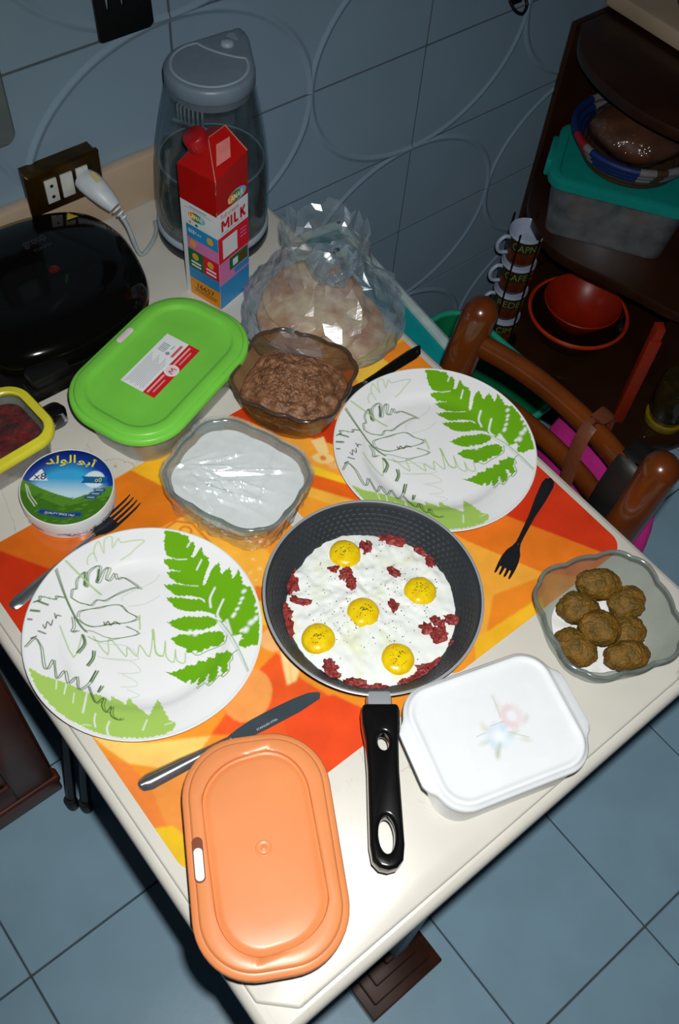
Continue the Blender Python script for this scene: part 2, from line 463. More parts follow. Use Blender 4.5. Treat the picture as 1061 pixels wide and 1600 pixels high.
MAT_L=[
('p',(-1880,2495,-1230,2445,20,2315,1750,2275,2050,1675,1000,1185,270,1365,-140,1305,-890,1375,-1360,2205),(224,122,30)),
('p',(-1880,2495,-1250,2425,-750,2345,-530,1995,-210,1485,-140,1305,-890,1375,-1360,2205),(214,104,28)),
('p',(540,2315,1490,2335,1920,2295,1220,1505,790,1705),(248,186,28)),
('p',(-1720,2825,-1360,2215,-1000,1625,-540,525,-1440,15,-1690,985),(200,52,22)),
('p',(270,1365,800,1325,1240,305,1090,-35,750,-105,470,425),(246,180,62)),
('p',(720,-85,870,-465,750,-685,530,-415),(244,196,60)),
('p',(820,5,950,-165,920,-395,700,-155),(228,116,40)),
('p',(120,-925,500,-855,530,-1285,670,-1685,1070,-2555,100,-2355,-560,-2365,-440,-1395,-660,-1215),(236,92,40)),
('p',(120,-1455,700,-1655,1120,-2495,100,-2355,-230,-2275),(236,80,38)),
('p',(30,-1335,-60,-1365,-160,-1365,-250,-1345,-320,-1295,-360,-1225,-380,-1135,-370,-1045,-340,-955,-270,-875,-190,-815,-90,-785,10,-775,100,-805,170,-855,220,-925,240,-1015,230,-1105,190,-1195,120,-1275),(240,160,86)),
('p',(700,-805,670,-845,620,-855,580,-865,530,-855,480,-825,450,-795,420,-745,410,-705,420,-655,440,-615,470,-585,520,-565,560,-555,610,-565,660,-595,700,-625,720,-675,730,-725,720,-765),(242,186,120)),
('p',(720,-885,700,-895,680,-905,650,-905,630,-905,600,-885,580,-865,570,-845,560,-825,570,-795,580,-775,590,-765,620,-755,640,-755,670,-755,690,-775,710,-795,730,-815,730,-835,730,-865),(246,214,140)),
('p',(540,-865,690,-925,600,-1185,470,-1275,350,-1255),(246,216,150)),
('l',(620,-945,420,-1245),1.60,(236,190,110)),
('l',(540,-865,350,-1255,470,-1275,600,-1185),1.20,(236,150,80)),
('p',(-1690,-405,-1260,-875,-670,-1225,-990,-1345,-1300,-1195,-1540,-945,-1650,-615),(246,204,112)),
('p',(-1760,-665,-1540,-945,-1490,-1305,-1580,-1745,-1720,-1725,-1730,-1125),(236,134,60)),
('p',(-1490,-1305,-830,-1465,-1360,-2245,-1580,-1745),(238,150,70)),
('p',(-1700,-1695,-1530,-1785,-1400,-2295,-1760,-2485,-1720,-2135),(236,192,40)),
('l',(370,1315,570,1325,710,1185,730,795,670,505),2.00,(205,60,30)),
('l',(640,1095,630,1075,610,1075,590,1065,570,1075,550,1085,530,1095,520,1115,510,1135,520,1155,530,1175,540,1195,560,1205,580,1205,600,1205,620,1195,630,1175,650,1155,650,1135,650,1115,640,1095),2.00,(200,60,30)),
]
MAT_R=[
('p',(1140,2235,1600,2385,1600,1915,980,1905,680,2115),(232,186,44)),
('p',(560,1975,1570,2015,1570,1185,960,1325,230,1565),(238,140,40)),
('p',(530,2215,940,2005,1040,1415,380,1745),(246,200,70)),
('p',(-650,3055,1000,2805,680,2115,10,1715,-770,1995,-1190,2295),(236,140,36)),
('p',(-1480,2565,-1090,2475,-910,1955,-240,1405,-330,875,-680,1055,-770,1425,-1080,1725,-1560,2295),(212,62,22)),
('p',(-1500,2455,-1250,2065,-1080,1725,-1370,1755,-1660,2295),(244,176,40)),
('p',(-1160,1765,-770,1405,-370,835,-730,395,-1110,985),(246,168,56)),
('p',(-770,1345,-590,1295,-700,1045,-830,1075),(244,216,150)),
('p',(-710,915,-730,905,-760,895,-800,905,-840,925,-880,955,-910,995,-930,1025,-940,1065,-940,1095,-930,1125,-910,1135,-880,1135,-840,1125,-800,1105,-760,1085,-730,1045,-710,1005,-700,975,-700,935),(246,214,140)),
('p',(-780,995,-790,985,-810,975,-820,975,-830,975,-840,985,-850,995,-860,1005,-860,1015,-860,1035,-850,1045,-840,1055,-830,1055,-820,1065,-800,1055,-790,1055,-780,1045,-780,1035,-780,1015,-780,1005),(232,130,60)),
('p',(-680,735,-700,725,-720,725,-750,745,-770,765,-800,785,-820,815,-840,845,-840,875,-840,895,-840,915,-820,915,-800,915,-770,905,-750,885,-720,855,-700,825,-680,795,-680,765,-680,745),(240,190,120)),
('p',(-1100,1145,-1030,1055,-760,555,-740,375,-1110,935),(246,204,44)),
('p',(-1180,1035,-1110,925,-740,375,-580,-205,-1310,855),(230,102,30)),
('p',(-1310,855,-700,-95,-1160,-135,-1940,435),(246,184,70)),
('p',(-1670,595,-1360,665,-1180,355,-1680,245),(244,160,50)),
('p',(1410,1005,1690,-245,1810,-865,1690,-2465,1210,-2405,540,-1115,220,-175),(206,56,26)),
('p',(80,-195,540,-1115,1260,-2465,870,-2505,310,-1985,-150,-1065,-320,-525),(232,122,34)),
('p',(-320,-525,-150,-1065,310,-1985,-170,-2395,-1020,-2335,-1100,-1645,-820,-965),(246,172,62)),
('p',(-420,-1825,280,-2005,70,-2195,-850,-2155),(240,140,40)),
('p',(-1030,-2125,70,-2195,-100,-2385,-1220,-2385),(246,186,44)),
]
EGG=[(-220,1100),(40,1210),(280,1140),(480,1030),(650,880),(780,680),(870,720),(970,630),(980,520),(1020,340),(1090,250),(1070,60),(1070,-120),(1080,-270),(1010,-450),(850,-640),(770,-770),(600,-910),(400,-1010),(150,-1040),(-70,-1060),(-290,-990),(-530,-880),(-700,-750),(-810,-560),(-890,-380),(-970,-180),(-1000,80),(-960,260),(-940,430),(-870,600),(-730,720),(-660,750),(-680,920),(-560,1020),(-410,990),(-350,970)]
YOLK=[(210,750),(610,-190),(-120,0),(-750,50),(-180,-700)]
MEAT=[(800,540,50,25),(940,500,25,30),(450,640,22,22),(1010,200,30,28),(1000,70,18,35),(-70,640,22,16),(40,520,25,20),(50,380,18,30),(-500,840,18,45),(-610,570,40,12),(-830,570,34,34),(-940,470,18,30),(-940,320,20,50),(220,-140,12,25),(490,-600,20,20),(350,-670,40,24),(680,-710,45,18),(-840,-300,24,26),(-830,-410,26,10),(-750,-610,45,16),(-740,-710,36,14),(-560,-820,35,12),(-160,-950,60,22),(40,-1010,48,30),(480,200,22,14),(-180,1100,12,18),(-300,-910,22,18),(450,-900,8,12)]
# ---------------------------------------------------------------- the room
TZ = 0.80   # table top height
m_grout = pmat('floor_grout', (78, 92, 100), 0.8, var=0.15)
m_ftile = pmat('floor_tile_glaze', (152, 190, 212), 0.32, var=0.05, scale=9, bump=0.05, bscale=90)
m_wgrout = pmat('wall_grout', (84, 94, 102), 0.8)
m_wtile = pmat('wall_tile_glaze', (136, 162, 182), 0.28, var=0.03, scale=6, bump=0.04, bscale=260)
floor = tag(mk('floor', box(-1.7, 1.7, -1.8, 0.12, -0.05, -0.003), m_grout), kind='structure')
tile_me = mesh_of('tile', box(-0.1475, 0.1475, -0.148, 0.148, -0.006, 0.0), m_ftile, 30, 0.0012, 1)
for i in range(-5, 6):
    for j in range(-4, 3):
        x, y = -0.018 + 0.298 * (i + 0.5), -0.698 + 0.2995 * (j + 0.5)
        if y > 0.0: continue
        put('tile', tile_me, floor, (x, y, 0))

wall = tag(mk('wall_back', box(-1.7, 1.7, 0.0016, 0.12, -0.05, 1.7), m_wgrout), kind='structure')
TW, TH = 0.52, 0.2095
def wall_tile(flip):
    V, F = box(0.0022, TW - 0.0022, -0.0, 0.010, 0.0022, TH - 0.0022)
    parts = [(V, F)]
    # embossed quarter ellipses, centred on two corners of the tile
    for cx in (0.0, TW):
        cz = 0.0 if flip else TH
        n = 28; ring = []
        for i in range(n + 1):
            t = (PI / 2) * i / n
            ex, ez = 0.26 * math.cos(t), TH * math.sin(t)
            nx, nzv = math.cos(t) / 0.26, math.sin(t) / TH
            l = math.hypot(nx, nzv); nx /= l; nzv /= l
            row = []
            for off, h in ((-0.008, 0.0), (-0.005, 0.0008), (-0.0022, 0.0026), (0.0, 0.0032), (0.0022, 0.0026), (0.005, 0.0008), (0.008, 0.0)):
                x = ex + nx * off; z = ez + nzv * off
                x = cx + x * (1 if cx == 0 else -1); z = cz + z * (1 if flip else -1)
                row.append((min(max(x, 0.001), TW - 0.001), -h - 0.00005, min(max(z, 0.001), TH - 0.001)))
            ring.append(row)
        V2 = [p for r in ring for p in r]; F2 = []
        for a in range(n):
            for b in range(6):
                q = (a * 7 + b, a * 7 + b + 1, a * 7 + b + 8, a * 7 + b + 7)
                F2.append(q)
        parts.append((V2, F2))
    V, F = join(*parts)
    me = bpy.data.meshes.new('wall_tile'); me.from_pydata(V, [], F); me.validate()
    bm = bmesh.new(); bm.from_mesh(me)
    for f in bm.faces:
        if len(f.verts) == 4 and abs(f.normal.y) > 0.3 and f.normal.y > 0 and f.calc_center_median().y < 0.001: f.normal_flip()
    bm.to_mesh(me); bm.free()
    me.materials.append(m_wtile); me.polygons.foreach_set('use_smooth', [True] * len(me.polygons)); me.set_sharp_from_angle(angle=math.radians(50))
    return me
wt = [wall_tile(False), wall_tile(True)]
for i in range(-2, 4):
    for j in range(-4, 4):
        z0 = 0.8585 + TH * j
        put('tile', wt[j % 2 == 0], wall, (-0.08 + TW * (i - 1) + 0.0, 0, z0))

# right-hand wall stands out of view behind the shelves
m_plaster = pmat('plaster', (120, 128, 132), 0.8)
tag(mk('wall_right', box(1.5, 1.6, -1.8, 0.006, -0.003, 1.7), m_plaster), kind='structure')

# ---- marble table
def marble(name, c1, c2, vein):
    m, nt, b = new_mat(name); N, L = nt.nodes, nt.links
    tc = N.new('ShaderNodeTexCoord')
    n1 = N.new('ShaderNodeTexNoise'); n1.inputs['Scale'].default_value = 9; n1.inputs['Detail'].default_value = 6; L.new(tc.outputs['Object'], n1.inputs['Vector'])
    r1 = N.new('ShaderNodeValToRGB'); r1.color_ramp.elements[0].color = rgb(c1); r1.color_ramp.elements[1].color = rgb(c2)
    r1.color_ramp.elements[0].position = 0.3; r1.color_ramp.elements[1].position = 0.7; L.new(n1.outputs['Fac'], r1.inputs['Fac'])
    n2 = N.new('ShaderNodeTexNoise'); n2.inputs['Scale'].default_value = 5.5; n2.inputs['Detail'].default_value = 8; n2.inputs['Distortion'].default_value = 2.2; L.new(tc.outputs['Object'], n2.inputs['Vector'])
    s = N.new('ShaderNodeMath'); s.operation = 'SUBTRACT'; s.inputs[1].default_value = 0.5; L.new(n2.outputs['Fac'], s.inputs[0])
    a = N.new('ShaderNodeMath'); a.operation = 'ABSOLUTE'; L.new(s.outputs[0], a.inputs[0])
    mr = N.new('ShaderNodeMapRange'); mr.inputs['From Min'].default_value = 0.0; mr.inputs['From Max'].default_value = 0.006; mr.inputs['To Min'].default_value = 0.6; mr.inputs['To Max'].default_value = 0.0; L.new(a.outputs[0], mr.inputs['Value'])
    n3 = N.new('ShaderNodeTexNoise'); n3.inputs['Scale'].default_value = 3.0; L.new(tc.outputs['Object'], n3.inputs['Vector'])
    mk_ = N.new('ShaderNodeMapRange'); mk_.inputs['From Min'].default_value = 0.5; mk_.inputs['From Max'].default_value = 0.62; L.new(n3.outputs['Fac'], mk_.inputs['Value'])
    mu = N.new('ShaderNodeMath'); mu.operation = 'MULTIPLY'; L.new(mr.outputs['Result'], mu.inputs[0]); L.new(mk_.outputs['Result'], mu.inputs[1])
    mx = N.new('ShaderNodeMixRGB'); mx.inputs['Color2'].default_value = rgb(vein); L.new(mu.outputs[0], mx.inputs['Fac']); L.new(r1.outputs['Color'], mx.inputs['Color1'])
    L.new(mx.outputs['Color'], b.inputs['Base Color']); b.inputs['Roughness'].default_value = 0.34
    return m
m_marble = marble('cream_marble', (202, 200, 191), (214, 212, 203), (122, 116, 100))
m_splash = marble('beige_marble', (186, 164, 138), (204, 182, 156), (130, 104, 80))
m_pink_steel = pmat('painted_post', (150, 158, 162), 0.5, var=0.06)
m_dkwood = pmat('dark_wood', (74, 34, 16), 0.4, col2=(48, 20, 9), scale=14, coat=0.2)

table = thing('marble_table', 'cream marble topped table with moulded edge, laid for breakfast', 'table', (0, 0, 0))
tx0, tx1, ty0, ty1 = -0.702, 0.003, -1.085, -0.002
def chamfer(x0, x1, y0, y1, c):
    return [(x0 + c, y0), (x1 - c, y0), (x1, y0 + c), (x1, y1), (x0, y1), (x0, y0 + c)]
lower = prism(chamfer(tx0, tx1, ty0, ty1, 0.006), TZ - 0.034, TZ - 0.0055)
mk('edge_slab', lower, m_marble, table, 40, 0.009, 3)
mk('top_slab', prism(chamfer(tx0 + 0.0105, tx1 - 0.0105, ty0 + 0.0125, ty1, 0.030), TZ - 0.012, TZ), m_marble, table, 40, 0.0028, 3)
mk('pedestal_foot', join(box(-0.505, -0.352, -1.112, -0.62, 0.001, 0.035), box(-0.490, -0.367, -1.095, -0.64, 0.035, 0.05), box(-0.472, -0.385, -1.075, -0.66, 0.05, 0.062)), m_dkwood, table, 30, 0.003)
for y in (-1.045, -0.69): mk('post', box(-0.425, -0.395, y - 0.016, y + 0.016, 0.061, TZ - 0.03), m_pink_steel, table, 30, 0.003)
mk('foot_rail', box(-0.44, -0.38, -1.06, -0.66, 0.062, 0.08), m_dkwood, table, 30, 0.003)
mk('bearer', box(-0.45, -0.37, -1.02, -0.1, TZ - 0.06, TZ - 0.03), m_dkwood, table, 30, 0.003)
mk('wall_post', box(-0.42, -0.38, -0.13, -0.09, 0.001, TZ - 0.058), m_pink_steel, table, 30, 0.003)

splash = tag(mk('trim_1', box(-1.2, -0.002, -0.02, -0.0005, TZ + 0.0005, 0.884), m_splash, None, 30, 0.004, 2), kind='structure')
# ---------------------------------------------------------------- placemats
m_mat = printmat('printed_plastic', 0.22, 0.3, 0.10, 26)
m_mat_edge = pmat('mat_edge', (224, 180, 130), 0.5)
def placemat(name, label, cx, ops, base, rounded):
    w, d, z0 = 0.338 if cx < -0.4 else 0.303, 0.465, 0.0012
    nx, ny = 300, 400
    gx, gy = np.meshgrid(np.linspace(-w / 2, w / 2, nx), np.linspace(-d / 2, d / 2, ny))
    art = Art(np.stack([gx, gy], -1), base)
    for o in ops:
        P = np.array(o[1], float).reshape(-1, 2) / 10000 + ((0, 0) if cx < -0.4 else (-0.161 - cx, 0))
        if o[0] == 'p': art.poly(P, o[2])
        else: art.line(P, o[2] / 1000, o[3])
    c = art.c.reshape(ny, nx, 3)
    for _ in range(2):   # ink softened a little, as on the worn print
        c[1:-1, 1:-1] = (c[1:-1, 1:-1] * 2 + c[:-2, 1:-1] + c[2:, 1:-1] + c[1:-1, :-2] + c[1:-1, 2:]) / 6
    # rounded corners: pull border vertices in
    r = 0.022
    X, Yv = gx.copy(), gy.copy()
    ax, ay = np.abs(gx) - (w / 2 - r), np.abs(gy) - (d / 2 - r)
    k = (ax > 0) & (ay > 0)
    l = np.maximum(np.hypot(ax, ay), 1e-9); s = np.maximum(ax, ay) / l
    X = np.where(k, np.sign(gx) * (w / 2 - r + ax * s), gx); Yv = np.where(k, np.sign(gy) * (d / 2 - r + ay * s), gy)
    root = thing(name, label, 'placemat', (cx, -0.6775, TZ), 0, 'printed plastic placemats')
    put('print_sheet', grid_mesh('print_sheet', X, Yv, np.full_like(X, z0), m_mat, cols=c), root)
    mk('backing', prism(rr(w, d, r, 6), 0.0002, z0 - 0.0001), m_mat_edge, root)
    return root
placemat('placemat', 'orange and red printed placemat under the fern plate nearest the floor cabinet', -0.509, MAT_L, (238, 150, 48), 1)
placemat('placemat', 'orange and red printed placemat under the frying pan and the plate near the chair', -0.1695, MAT_R, (240, 152, 46), 1)

# ---------------------------------------------------------------- fern plates
m_plate = printmat('glazed_china', 0.12, 0.3, 0.015, 30)
def plate_mesh():
    prof = [(0.0, 0.0068), (0.082, 0.0068), (0.090, 0.0085), (0.098, 0.0125), (0.110, 0.0155), (0.130, 0.0195), (0.1335, 0.0205)]
    pr, pz = np.array([p[0] for p in prof]), np.array([p[1] for p in prof])
    rr_ = np.linspace(0.0004, 0.1335, 170); th = np.linspace(0, 2 * PI, 760, endpoint=False)
    R, T_ = np.meshgrid(rr_, th, indexing='ij')
    X, Yv = R * np.cos(T_), R * np.sin(T_)
    k = np.ones(9) / 9
    dense = np.linspace(0, 0.1335, 400); dz = np.interp(dense, pr, pz); dz[20:-20] = np.convolve(dz, np.ones(21) / 21, 'same')[20:-20]
    Z = np.interp(R, dense, dz)
    art = Art(np.stack([X, Yv], -1), (240, 244, 246))
    for o in FERN:
        P = np.array(o[1], float) / 10000
        if o[0] == 'p': art.poly(P, o[2], 1.0, 0.00060, 1250.0)
        else:
            P = P.reshape(-1, 2)
            if len(P) > 2: P = np.array([(q.x, q.y) for q in smooth_path([(a, b, 0) for a, b in P], 3)])
            art.line(P, max(o[2], 0.85) * 0.00102, o[3], 1.0)
    edge = R.reshape(-1) > 0.1318
    art.c[edge] = rgb((236, 240, 240))[:3]
    return grid_mesh('glazed_face', X, Yv, Z, m_plate, cols=art.c, wrap=True)
m_china = pmat('white_china', (232, 236, 238), 0.15, var=0.02, coat=0.3)
face_me = plate_mesh()
under_me = mesh_of('underside', lathe([(0.1335, 0.0205), (0.1348, 0.0198), (0.1340, 0.0180), (0.112, 0.0125), (0.098, 0.0085), (0.088, 0.0030), (0.070, 0.0012), (0.062, 0.0002), (0.056, 0.0014), (0.0, 0.0020)], 96), m_china, 60)
for lab, x, y, a, g in (('white dinner plate with green fern print lying over the fork, by the cheese tin', -0.567, -0.655, 0, 0.0016),
                     ('white dinner plate with green fern print between the frying pan and the chair', -0.120, -0.657, 8, 0.0016)):
    p = thing('dinner_plate', lab, 'plate', (x, y, TZ + g), math.radians(a), 'fern print dinner plates')
    put('glazed_face', face_me, p); put('underside', under_me, p)

# ---------------------------------------------------------------- frying pan with eggs
m_nonstick = pmat('nonstick_coating', (44, 50, 56), 0.42, var=0.1, scale=30)
m_panout = pmat('pan_enamel', (34, 36, 40), 0.3, var=0.05)
m_steel = pmat('polished_steel', (176, 182, 188), 0.3, metal=0.35, var=0.03)
m_black = pmat('black_bakelite', (14, 14, 15), 0.22, var=0.1, coat=0.4)
m_hex = pmat('coating_ridge', (40, 45, 50), 0.5, var=0.05)
HD = math.atan2(-0.796, -0.605)
pan = thing('frying_pan', 'black non-stick frying pan with egg omelette, handle pointing to the table front', 'frying pan', (-0.339, -0.788, TZ + 0.0014), HD)
mk('pan_body', lathe([(0, 0.0003), (0.092, 0.0003), (0.100, 0.003), (0.1245, 0.047), (0.1268, 0.0492), (0.1275, 0.0505), (0.1262, 0.0512), (0.1235, 0.0495), (0.1205, 0.0440), (0.0995, 0.0085), (0.093, 0.0048), (0, 0.0045)], 96), m_nonstick, pan, 35)
mk('rim_band', lathe([(0.1240, 0.0474), (0.1268, 0.0492), (0.1278, 0.0506), (0.1262, 0.0516), (0.1246, 0.0508)], 96), m_steel, pan, 60)
# hexagon relief pressed into the sloping wall
hexV, hexF = [], []
def hexring(cx, cy, f):
    o = len(hexV)
    for k in range(6):
        a = PI / 6 + k * PI / 3
        for rad, h in ((0.0042, 0.00005), (0.0037, 0.00035), (0.0032, 0.00005)):
            hexV.append(f(cx + rad * math.cos(a), cy + rad * math.sin(a), h))
    for k in range(6):
        j = (k + 1) % 6
        for q in range(2): hexF.append((o + k * 3 + q, o + k * 3 + q + 1, o + j * 3 + q + 1, o + j * 3 + q))
L0, r0, z0h = math.hypot(0.021, 0.0355), 0.0995, 0.0085
def wall_pt(u, v, h):
    t = v / L0; r = r0 + 0.021 * t; z = z0h + 0.0355 * t
    return ((r - h * 0.86) * math.cos(u / 0.110), (r - h * 0.86) * math.sin(u / 0.110), z + h * 0.5)
nu = int(2 * PI * 0.110 / 0.0078); du = 2 * PI * 0.110 / nu
for row in range(6):
    for k in range(nu): hexring((k + 0.5 * (row % 2)) * du, 0.004 + row * 0.0064, wall_pt)
tag(mk('hexagon_relief', (hexV, hexF), m_hex, pan, 60), kind='stuff')
# steel neck and slotted handle (local +x is the handle direction)
mk('handle_neck', join(moved(box(0.121, 0.150, -0.0135, 0.0135, 0.032, 0.052), (0, 0, 0))), m_steel, pan, 30, 0.004)
def outline_handle():
    top = [(0.138, 0.019), (0.146, 0.0205), (0.160, 0.0200), (0.180, 0.0172), (0.21, 0.0162), (0.25, 0.0168), (0.285, 0.0172), (0.300, 0.0150), (0.307, 0.0085)]
    P = [(x, -y) for x, y in top] + [(0.309, 0.0)] + [(x, y) for x, y in reversed(top)]
    return P
bm = bmesh.new()
V, F = prism(outline_handle(), 0.036, 0.058)
vs = [bm.verts.new(v) for v in V]
for f in F: bm.faces.new([vs[i] for i in f])
me = bpy.data.meshes.new('handle'); bm.to_mesh(me); bm.free()
hob = put('handle', me, pan); me.materials.append(m_black)
def cut_and_bevel(ob, cutters, bev):
    for c in cutters:
        co = put('cutter', mesh_of('cutter', c), ob.parent)
        md = ob.modifiers.new('cut', 'BOOLEAN'); md.object = co; md.solver = 'EXACT'; md.operation = 'DIFFERENCE'
    b = ob.modifiers.new('bevel', 'BEVEL'); b.width = bev; b.segments = 3; b.limit_method = 'ANGLE'; b.angle_limit = math.radians(40)
    bpy.context.view_layer.update()
    new = bpy.data.meshes.new_from_object(ob.evaluated_get(bpy.context.evaluated_depsgraph_get()))
    for md in list(ob.modifiers): 
        if md.type == 'BOOLEAN': bpy.data.objects.remove(md.object)
    ob.modifiers.clear(); ob.data = new
    new.polygons.foreach_set('use_smooth', [True] * len(new.polygons)); new.set_sharp_from_angle(angle=math.radians(40))
def ellp(cx, cy, rx, ry, n=28): return [(cx + rx * math.cos(2 * PI * i / n), cy + ry * math.sin(2 * PI * i / n)) for i in range(n)]
cut_and_bevel(hob, [prism(ellp(0.1795, 0.0015, 0.0095, 0.0062), 0.02, 0.08), prism(ellp(0.275, 0.0, 0.0185, 0.0085), 0.02, 0.08)], 0.0045)

food = thing('fried_eggs', 'five fried eggs with sunny yolks and red cured meat in the pan', 'fried eggs', (-0.339, -0.788, TZ + 0.0064), 0)
def egg_mat():
    m, nt, b = new_mat('egg_white'); N, L = nt.nodes, nt.links
    tc = N.new('ShaderNodeTexCoord'); n = N.new('ShaderNodeTexNoise'); n.inputs['Scale'].default_value = 28; n.inputs['Detail'].default_value = 3; L.new(tc.outputs['Object'], n.inputs['Vector'])
    r = N.new('ShaderNodeValToRGB'); e = r.color_ramp.elements
    e[0].position = 0.28; e[0].color = rgb((226, 232, 196)); e[1].position = 0.46; e[1].color = rgb((238, 244, 240))
    x = e.new(0.70); x.color = rgb((236, 242, 240)); y = e.new(0.80); y.color = rgb((204, 208, 204))
    L.new(n.outputs['Fac'], r.inputs['Fac']); L.new(r.outputs['Color'], b.inputs['Base Color']); b.inputs['Roughness'].default_value = 0.25
    b.inputs['Subsurface Weight'].default_value = 0.15; b.inputs['Subsurface Radius'].default_value = (0.004, 0.004, 0.003)
    return m
m_egg = egg_mat()
out = smooth_path([(x / 9550, y / 9550, 0) for x, y in EGG], 5, True)
cx = sum(p.x for p in out) / len(out); cy = sum(p.y for p in out) / len(out)
nr = 34; rows = []
yk = [(x / 10000, y / 10000) for x, y in YOLK]
def egg_h(x, y, t):
    h = 0.0085 * (1 - t ** 10) + 0.0030 * nz(x * 55, y * 55, 2.2) * (1 - t ** 6) + 0.0020 * nz(x * 140, y * 140, 5)
    for a, b in yk:
        d = math.hypot(x - a, y - b); h += 0.0022 * math.exp(-(d / 0.024) ** 2)
    return h
for k in range(nr + 1):
    t = 1 - k / nr
    row = []
    for p in out:
        x, y = cx + (p.x - cx) * t, cy + (p.y - cy) * t
        row.append((x, y, egg_h(x, y, t) - (0.0015 if k == 0 else 0)))
    rows.append(row)
rows.insert(0, [(p.x, p.y, -0.0008) for p in out])
mk('egg_white', loft(rows, True, True), m_egg, food, 70)
m_yolk = pmat('egg_yolk', (240, 212, 22), 0.22, col2=(226, 186, 12), scale=90, bump=0.15, bscale=260)
for i, (a, b) in enumerate(yk):
    r = 0.0194
    prof = [(r * 1.03, 0.0045), (r, 0.0088), (r * 0.93, 0.0112), (r * 0.78, 0.0132), (r * 0.55, 0.0146), (r * 0.28, 0.0152), (0, 0.0154)]
    V, F = lathe(prof, 28)
    V = [(x * (1 + 0.05 * nz(x * 90, y * 90, i * 7)), y * (1 + 0.05 * nz(x * 90, y * 90, i * 9 + 3)), z + 0.001 * nz(x * 150, y * 150, i)) for x, y, z in V]
    mk('yolk', (V, F), m_yolk, food, 70, loc=(a, b, 0.0005))
m_meat = pmat('cured_meat', (116, 30, 32), 0.5, col2=(158, 62, 56), scale=170, bump=0.3, bscale=300)
DX, DY = Vector((0.00033 * 0.78, -0.00033 * 0.62, 0)), Vector((-0.00033 * 0.62, -0.00033 * 0.8, 0)) * 1.15
def lump(rx, ry, rz, seed, amp=0.3, f=120, nu=14, nv=9):
    V, F = lathe([(math.sin(PI * k / nv), -math.cos(PI * k / nv)) for k in range(nv + 1)], nu)
    W = []
    for x, y, z in V:
        k = 1 + amp * noise.noise((x * rx * f + seed * 3.1, y * ry * f + seed, z * rz * f)) + amp * 0.5 * noise.noise((x * rx * f * 2.7 + seed, y * ry * f * 2.7, z * 3))
        W.append((x * rx * k, y * ry * k, z * rz * k))
    return W, F
AX = math.atan2(-0.624, 0.778)
for i, (x, y, w, h) in enumerate(MEAT):
    rr2 = math.hypot(x, y) / 10000
    rnd = random.Random(i)
    for q in range(3 if w * h > 400 else 2):
        ox, oy = rnd.uniform(-0.6, 0.6) * w * 0.00032, rnd.uniform(-0.6, 0.6) * h * 0.00034
        vf = lump(w * 0.00021 + 0.0014, h * 0.00023 + 0.0014, 0.0042, i + 1.5 + q * 5, 0.75, 330, 16, 10)
        dx, dy = ox * math.cos(AX) - oy * math.sin(AX), ox * math.sin(AX) + oy * math.cos(AX)
        mk('meat_piece', vf, m_meat, food, 60, loc=(x / 9700 + dx, y / 9700 + dy, 0.0082 if rr2 < 0.083 else 0.0070), rot=(0, 0, AX + rnd.uniform(-0.5, 0.5)))
m_pepper = pmat('ground_pepper', (70, 76, 40), 0.7, col2=(30, 26, 16), scale=400)
pv = []
rnd = random.Random(3)
for k in range(520):
    if k < 300:
        a, b = yk[k % 5]; q, d = rnd.random() * 6.283, abs(rnd.gauss(0, 0.013)); x, y = a + d * math.cos(q), b + d * math.sin(q)
        dd = math.hypot(x - a, y - b)
        z = 0.0158 if dd < 0.009 else (0.0149 if dd < 0.0125 else (0.0128 if dd < 0.0155 else egg_h(x, y, 0.4) + 0.0004))
    else:
        a = rnd.random() * 6.283; d = 0.075 * math.sqrt(rnd.random()); x, y = cx + d * math.cos(a), cy + d * math.sin(a); z = egg_h(x, y, 0.5) + 0.0003
    s = rnd.uniform(0.00025, 0.0006)
    pv.append(moved(box(-s, s, -s, s, -s * 0.6, s * 0.6), (x, y, z), rnd.random() * 3))
tag(mk('ground_pepper', join(*pv), m_pepper, food, 30), kind='stuff')

# ---------------------------------------------------------------- pressed glass bowls
def sq_outline(w, d, sc=0.03, n=120, ex=3.3, lobes=12):
    P = []
    for i in range(n):
        a = 2 * PI * i / n
        c, s = math.cos(a), math.sin(a)
        r = 1.0 / ((abs(c) ** ex + abs(s) ** ex) ** (1 / ex))
        k = 1 + sc * (abs(math.cos(lobes / 2 * a)) - 0.6)
        P.append((w / 2 * c * r * k, d / 2 * s * r * k))
    return P
def glass_bowl(name, label, loc, rz, w, d, h, mat, rimmat, group=None, sc=0.03):
    root = thing(name, label, 'bowl', loc, math.radians(rz), group)
    base = circ(1, 120)
    def ring(t, z, off=0.0):
        # t: 0 round foot .. 1 scalloped square rim
        R = []
        rim = sq_outline(w - 2 * off, d - 2 * off, sc * (0.35 + 0.65 * t))
        for (bx, by), (qx, qy) in zip(base, rim):
            rb = 0.32 * (w + d) / 2
            k = t ** 0.55
            R.append(((bx * (rb - off)) * (1 - k) + qx * k, (by * (rb - off)) * (1 - k) + qy * k, z))
        return R
    prof = [(0.0, 0.0), (0.12, 0.004), (0.35, 0.018), (0.6, 0.036), (0.82, 0.052), (1.0, h)]
    outer = [ring(t, z * h / 0.065 if z < h else h) for t, z in prof]
    inner = [ring(t, max(z * h / 0.065 if z < h else h, 0.0055), 0.0042) for t, z in prof]
    mk('bowl_wall', loft(outer + inner[::-1], True, True), mat, root, 60)
    V, F = tube([(x, y, h) for x, y in sq_outline(w - 0.004, d - 0.004, sc)], 0.0026, 8, closed=True)
    mk('bowl_rim', (V, F), rimmat, root, 80)
    return root, (lambda t, z, off=0.0046: ring(t, z, off))
m_glass_brown = thin('smoky_brown_glass', (240, 226, 206), 0.12, 0.07, 0.25, 0.10, (150, 130, 108), 0.25, 120)
m_glass_brown_rim = thin('smoky_brown_rim', (204, 184, 160), 0.14, 0.14, 0.3, 0.28, (120, 104, 88))
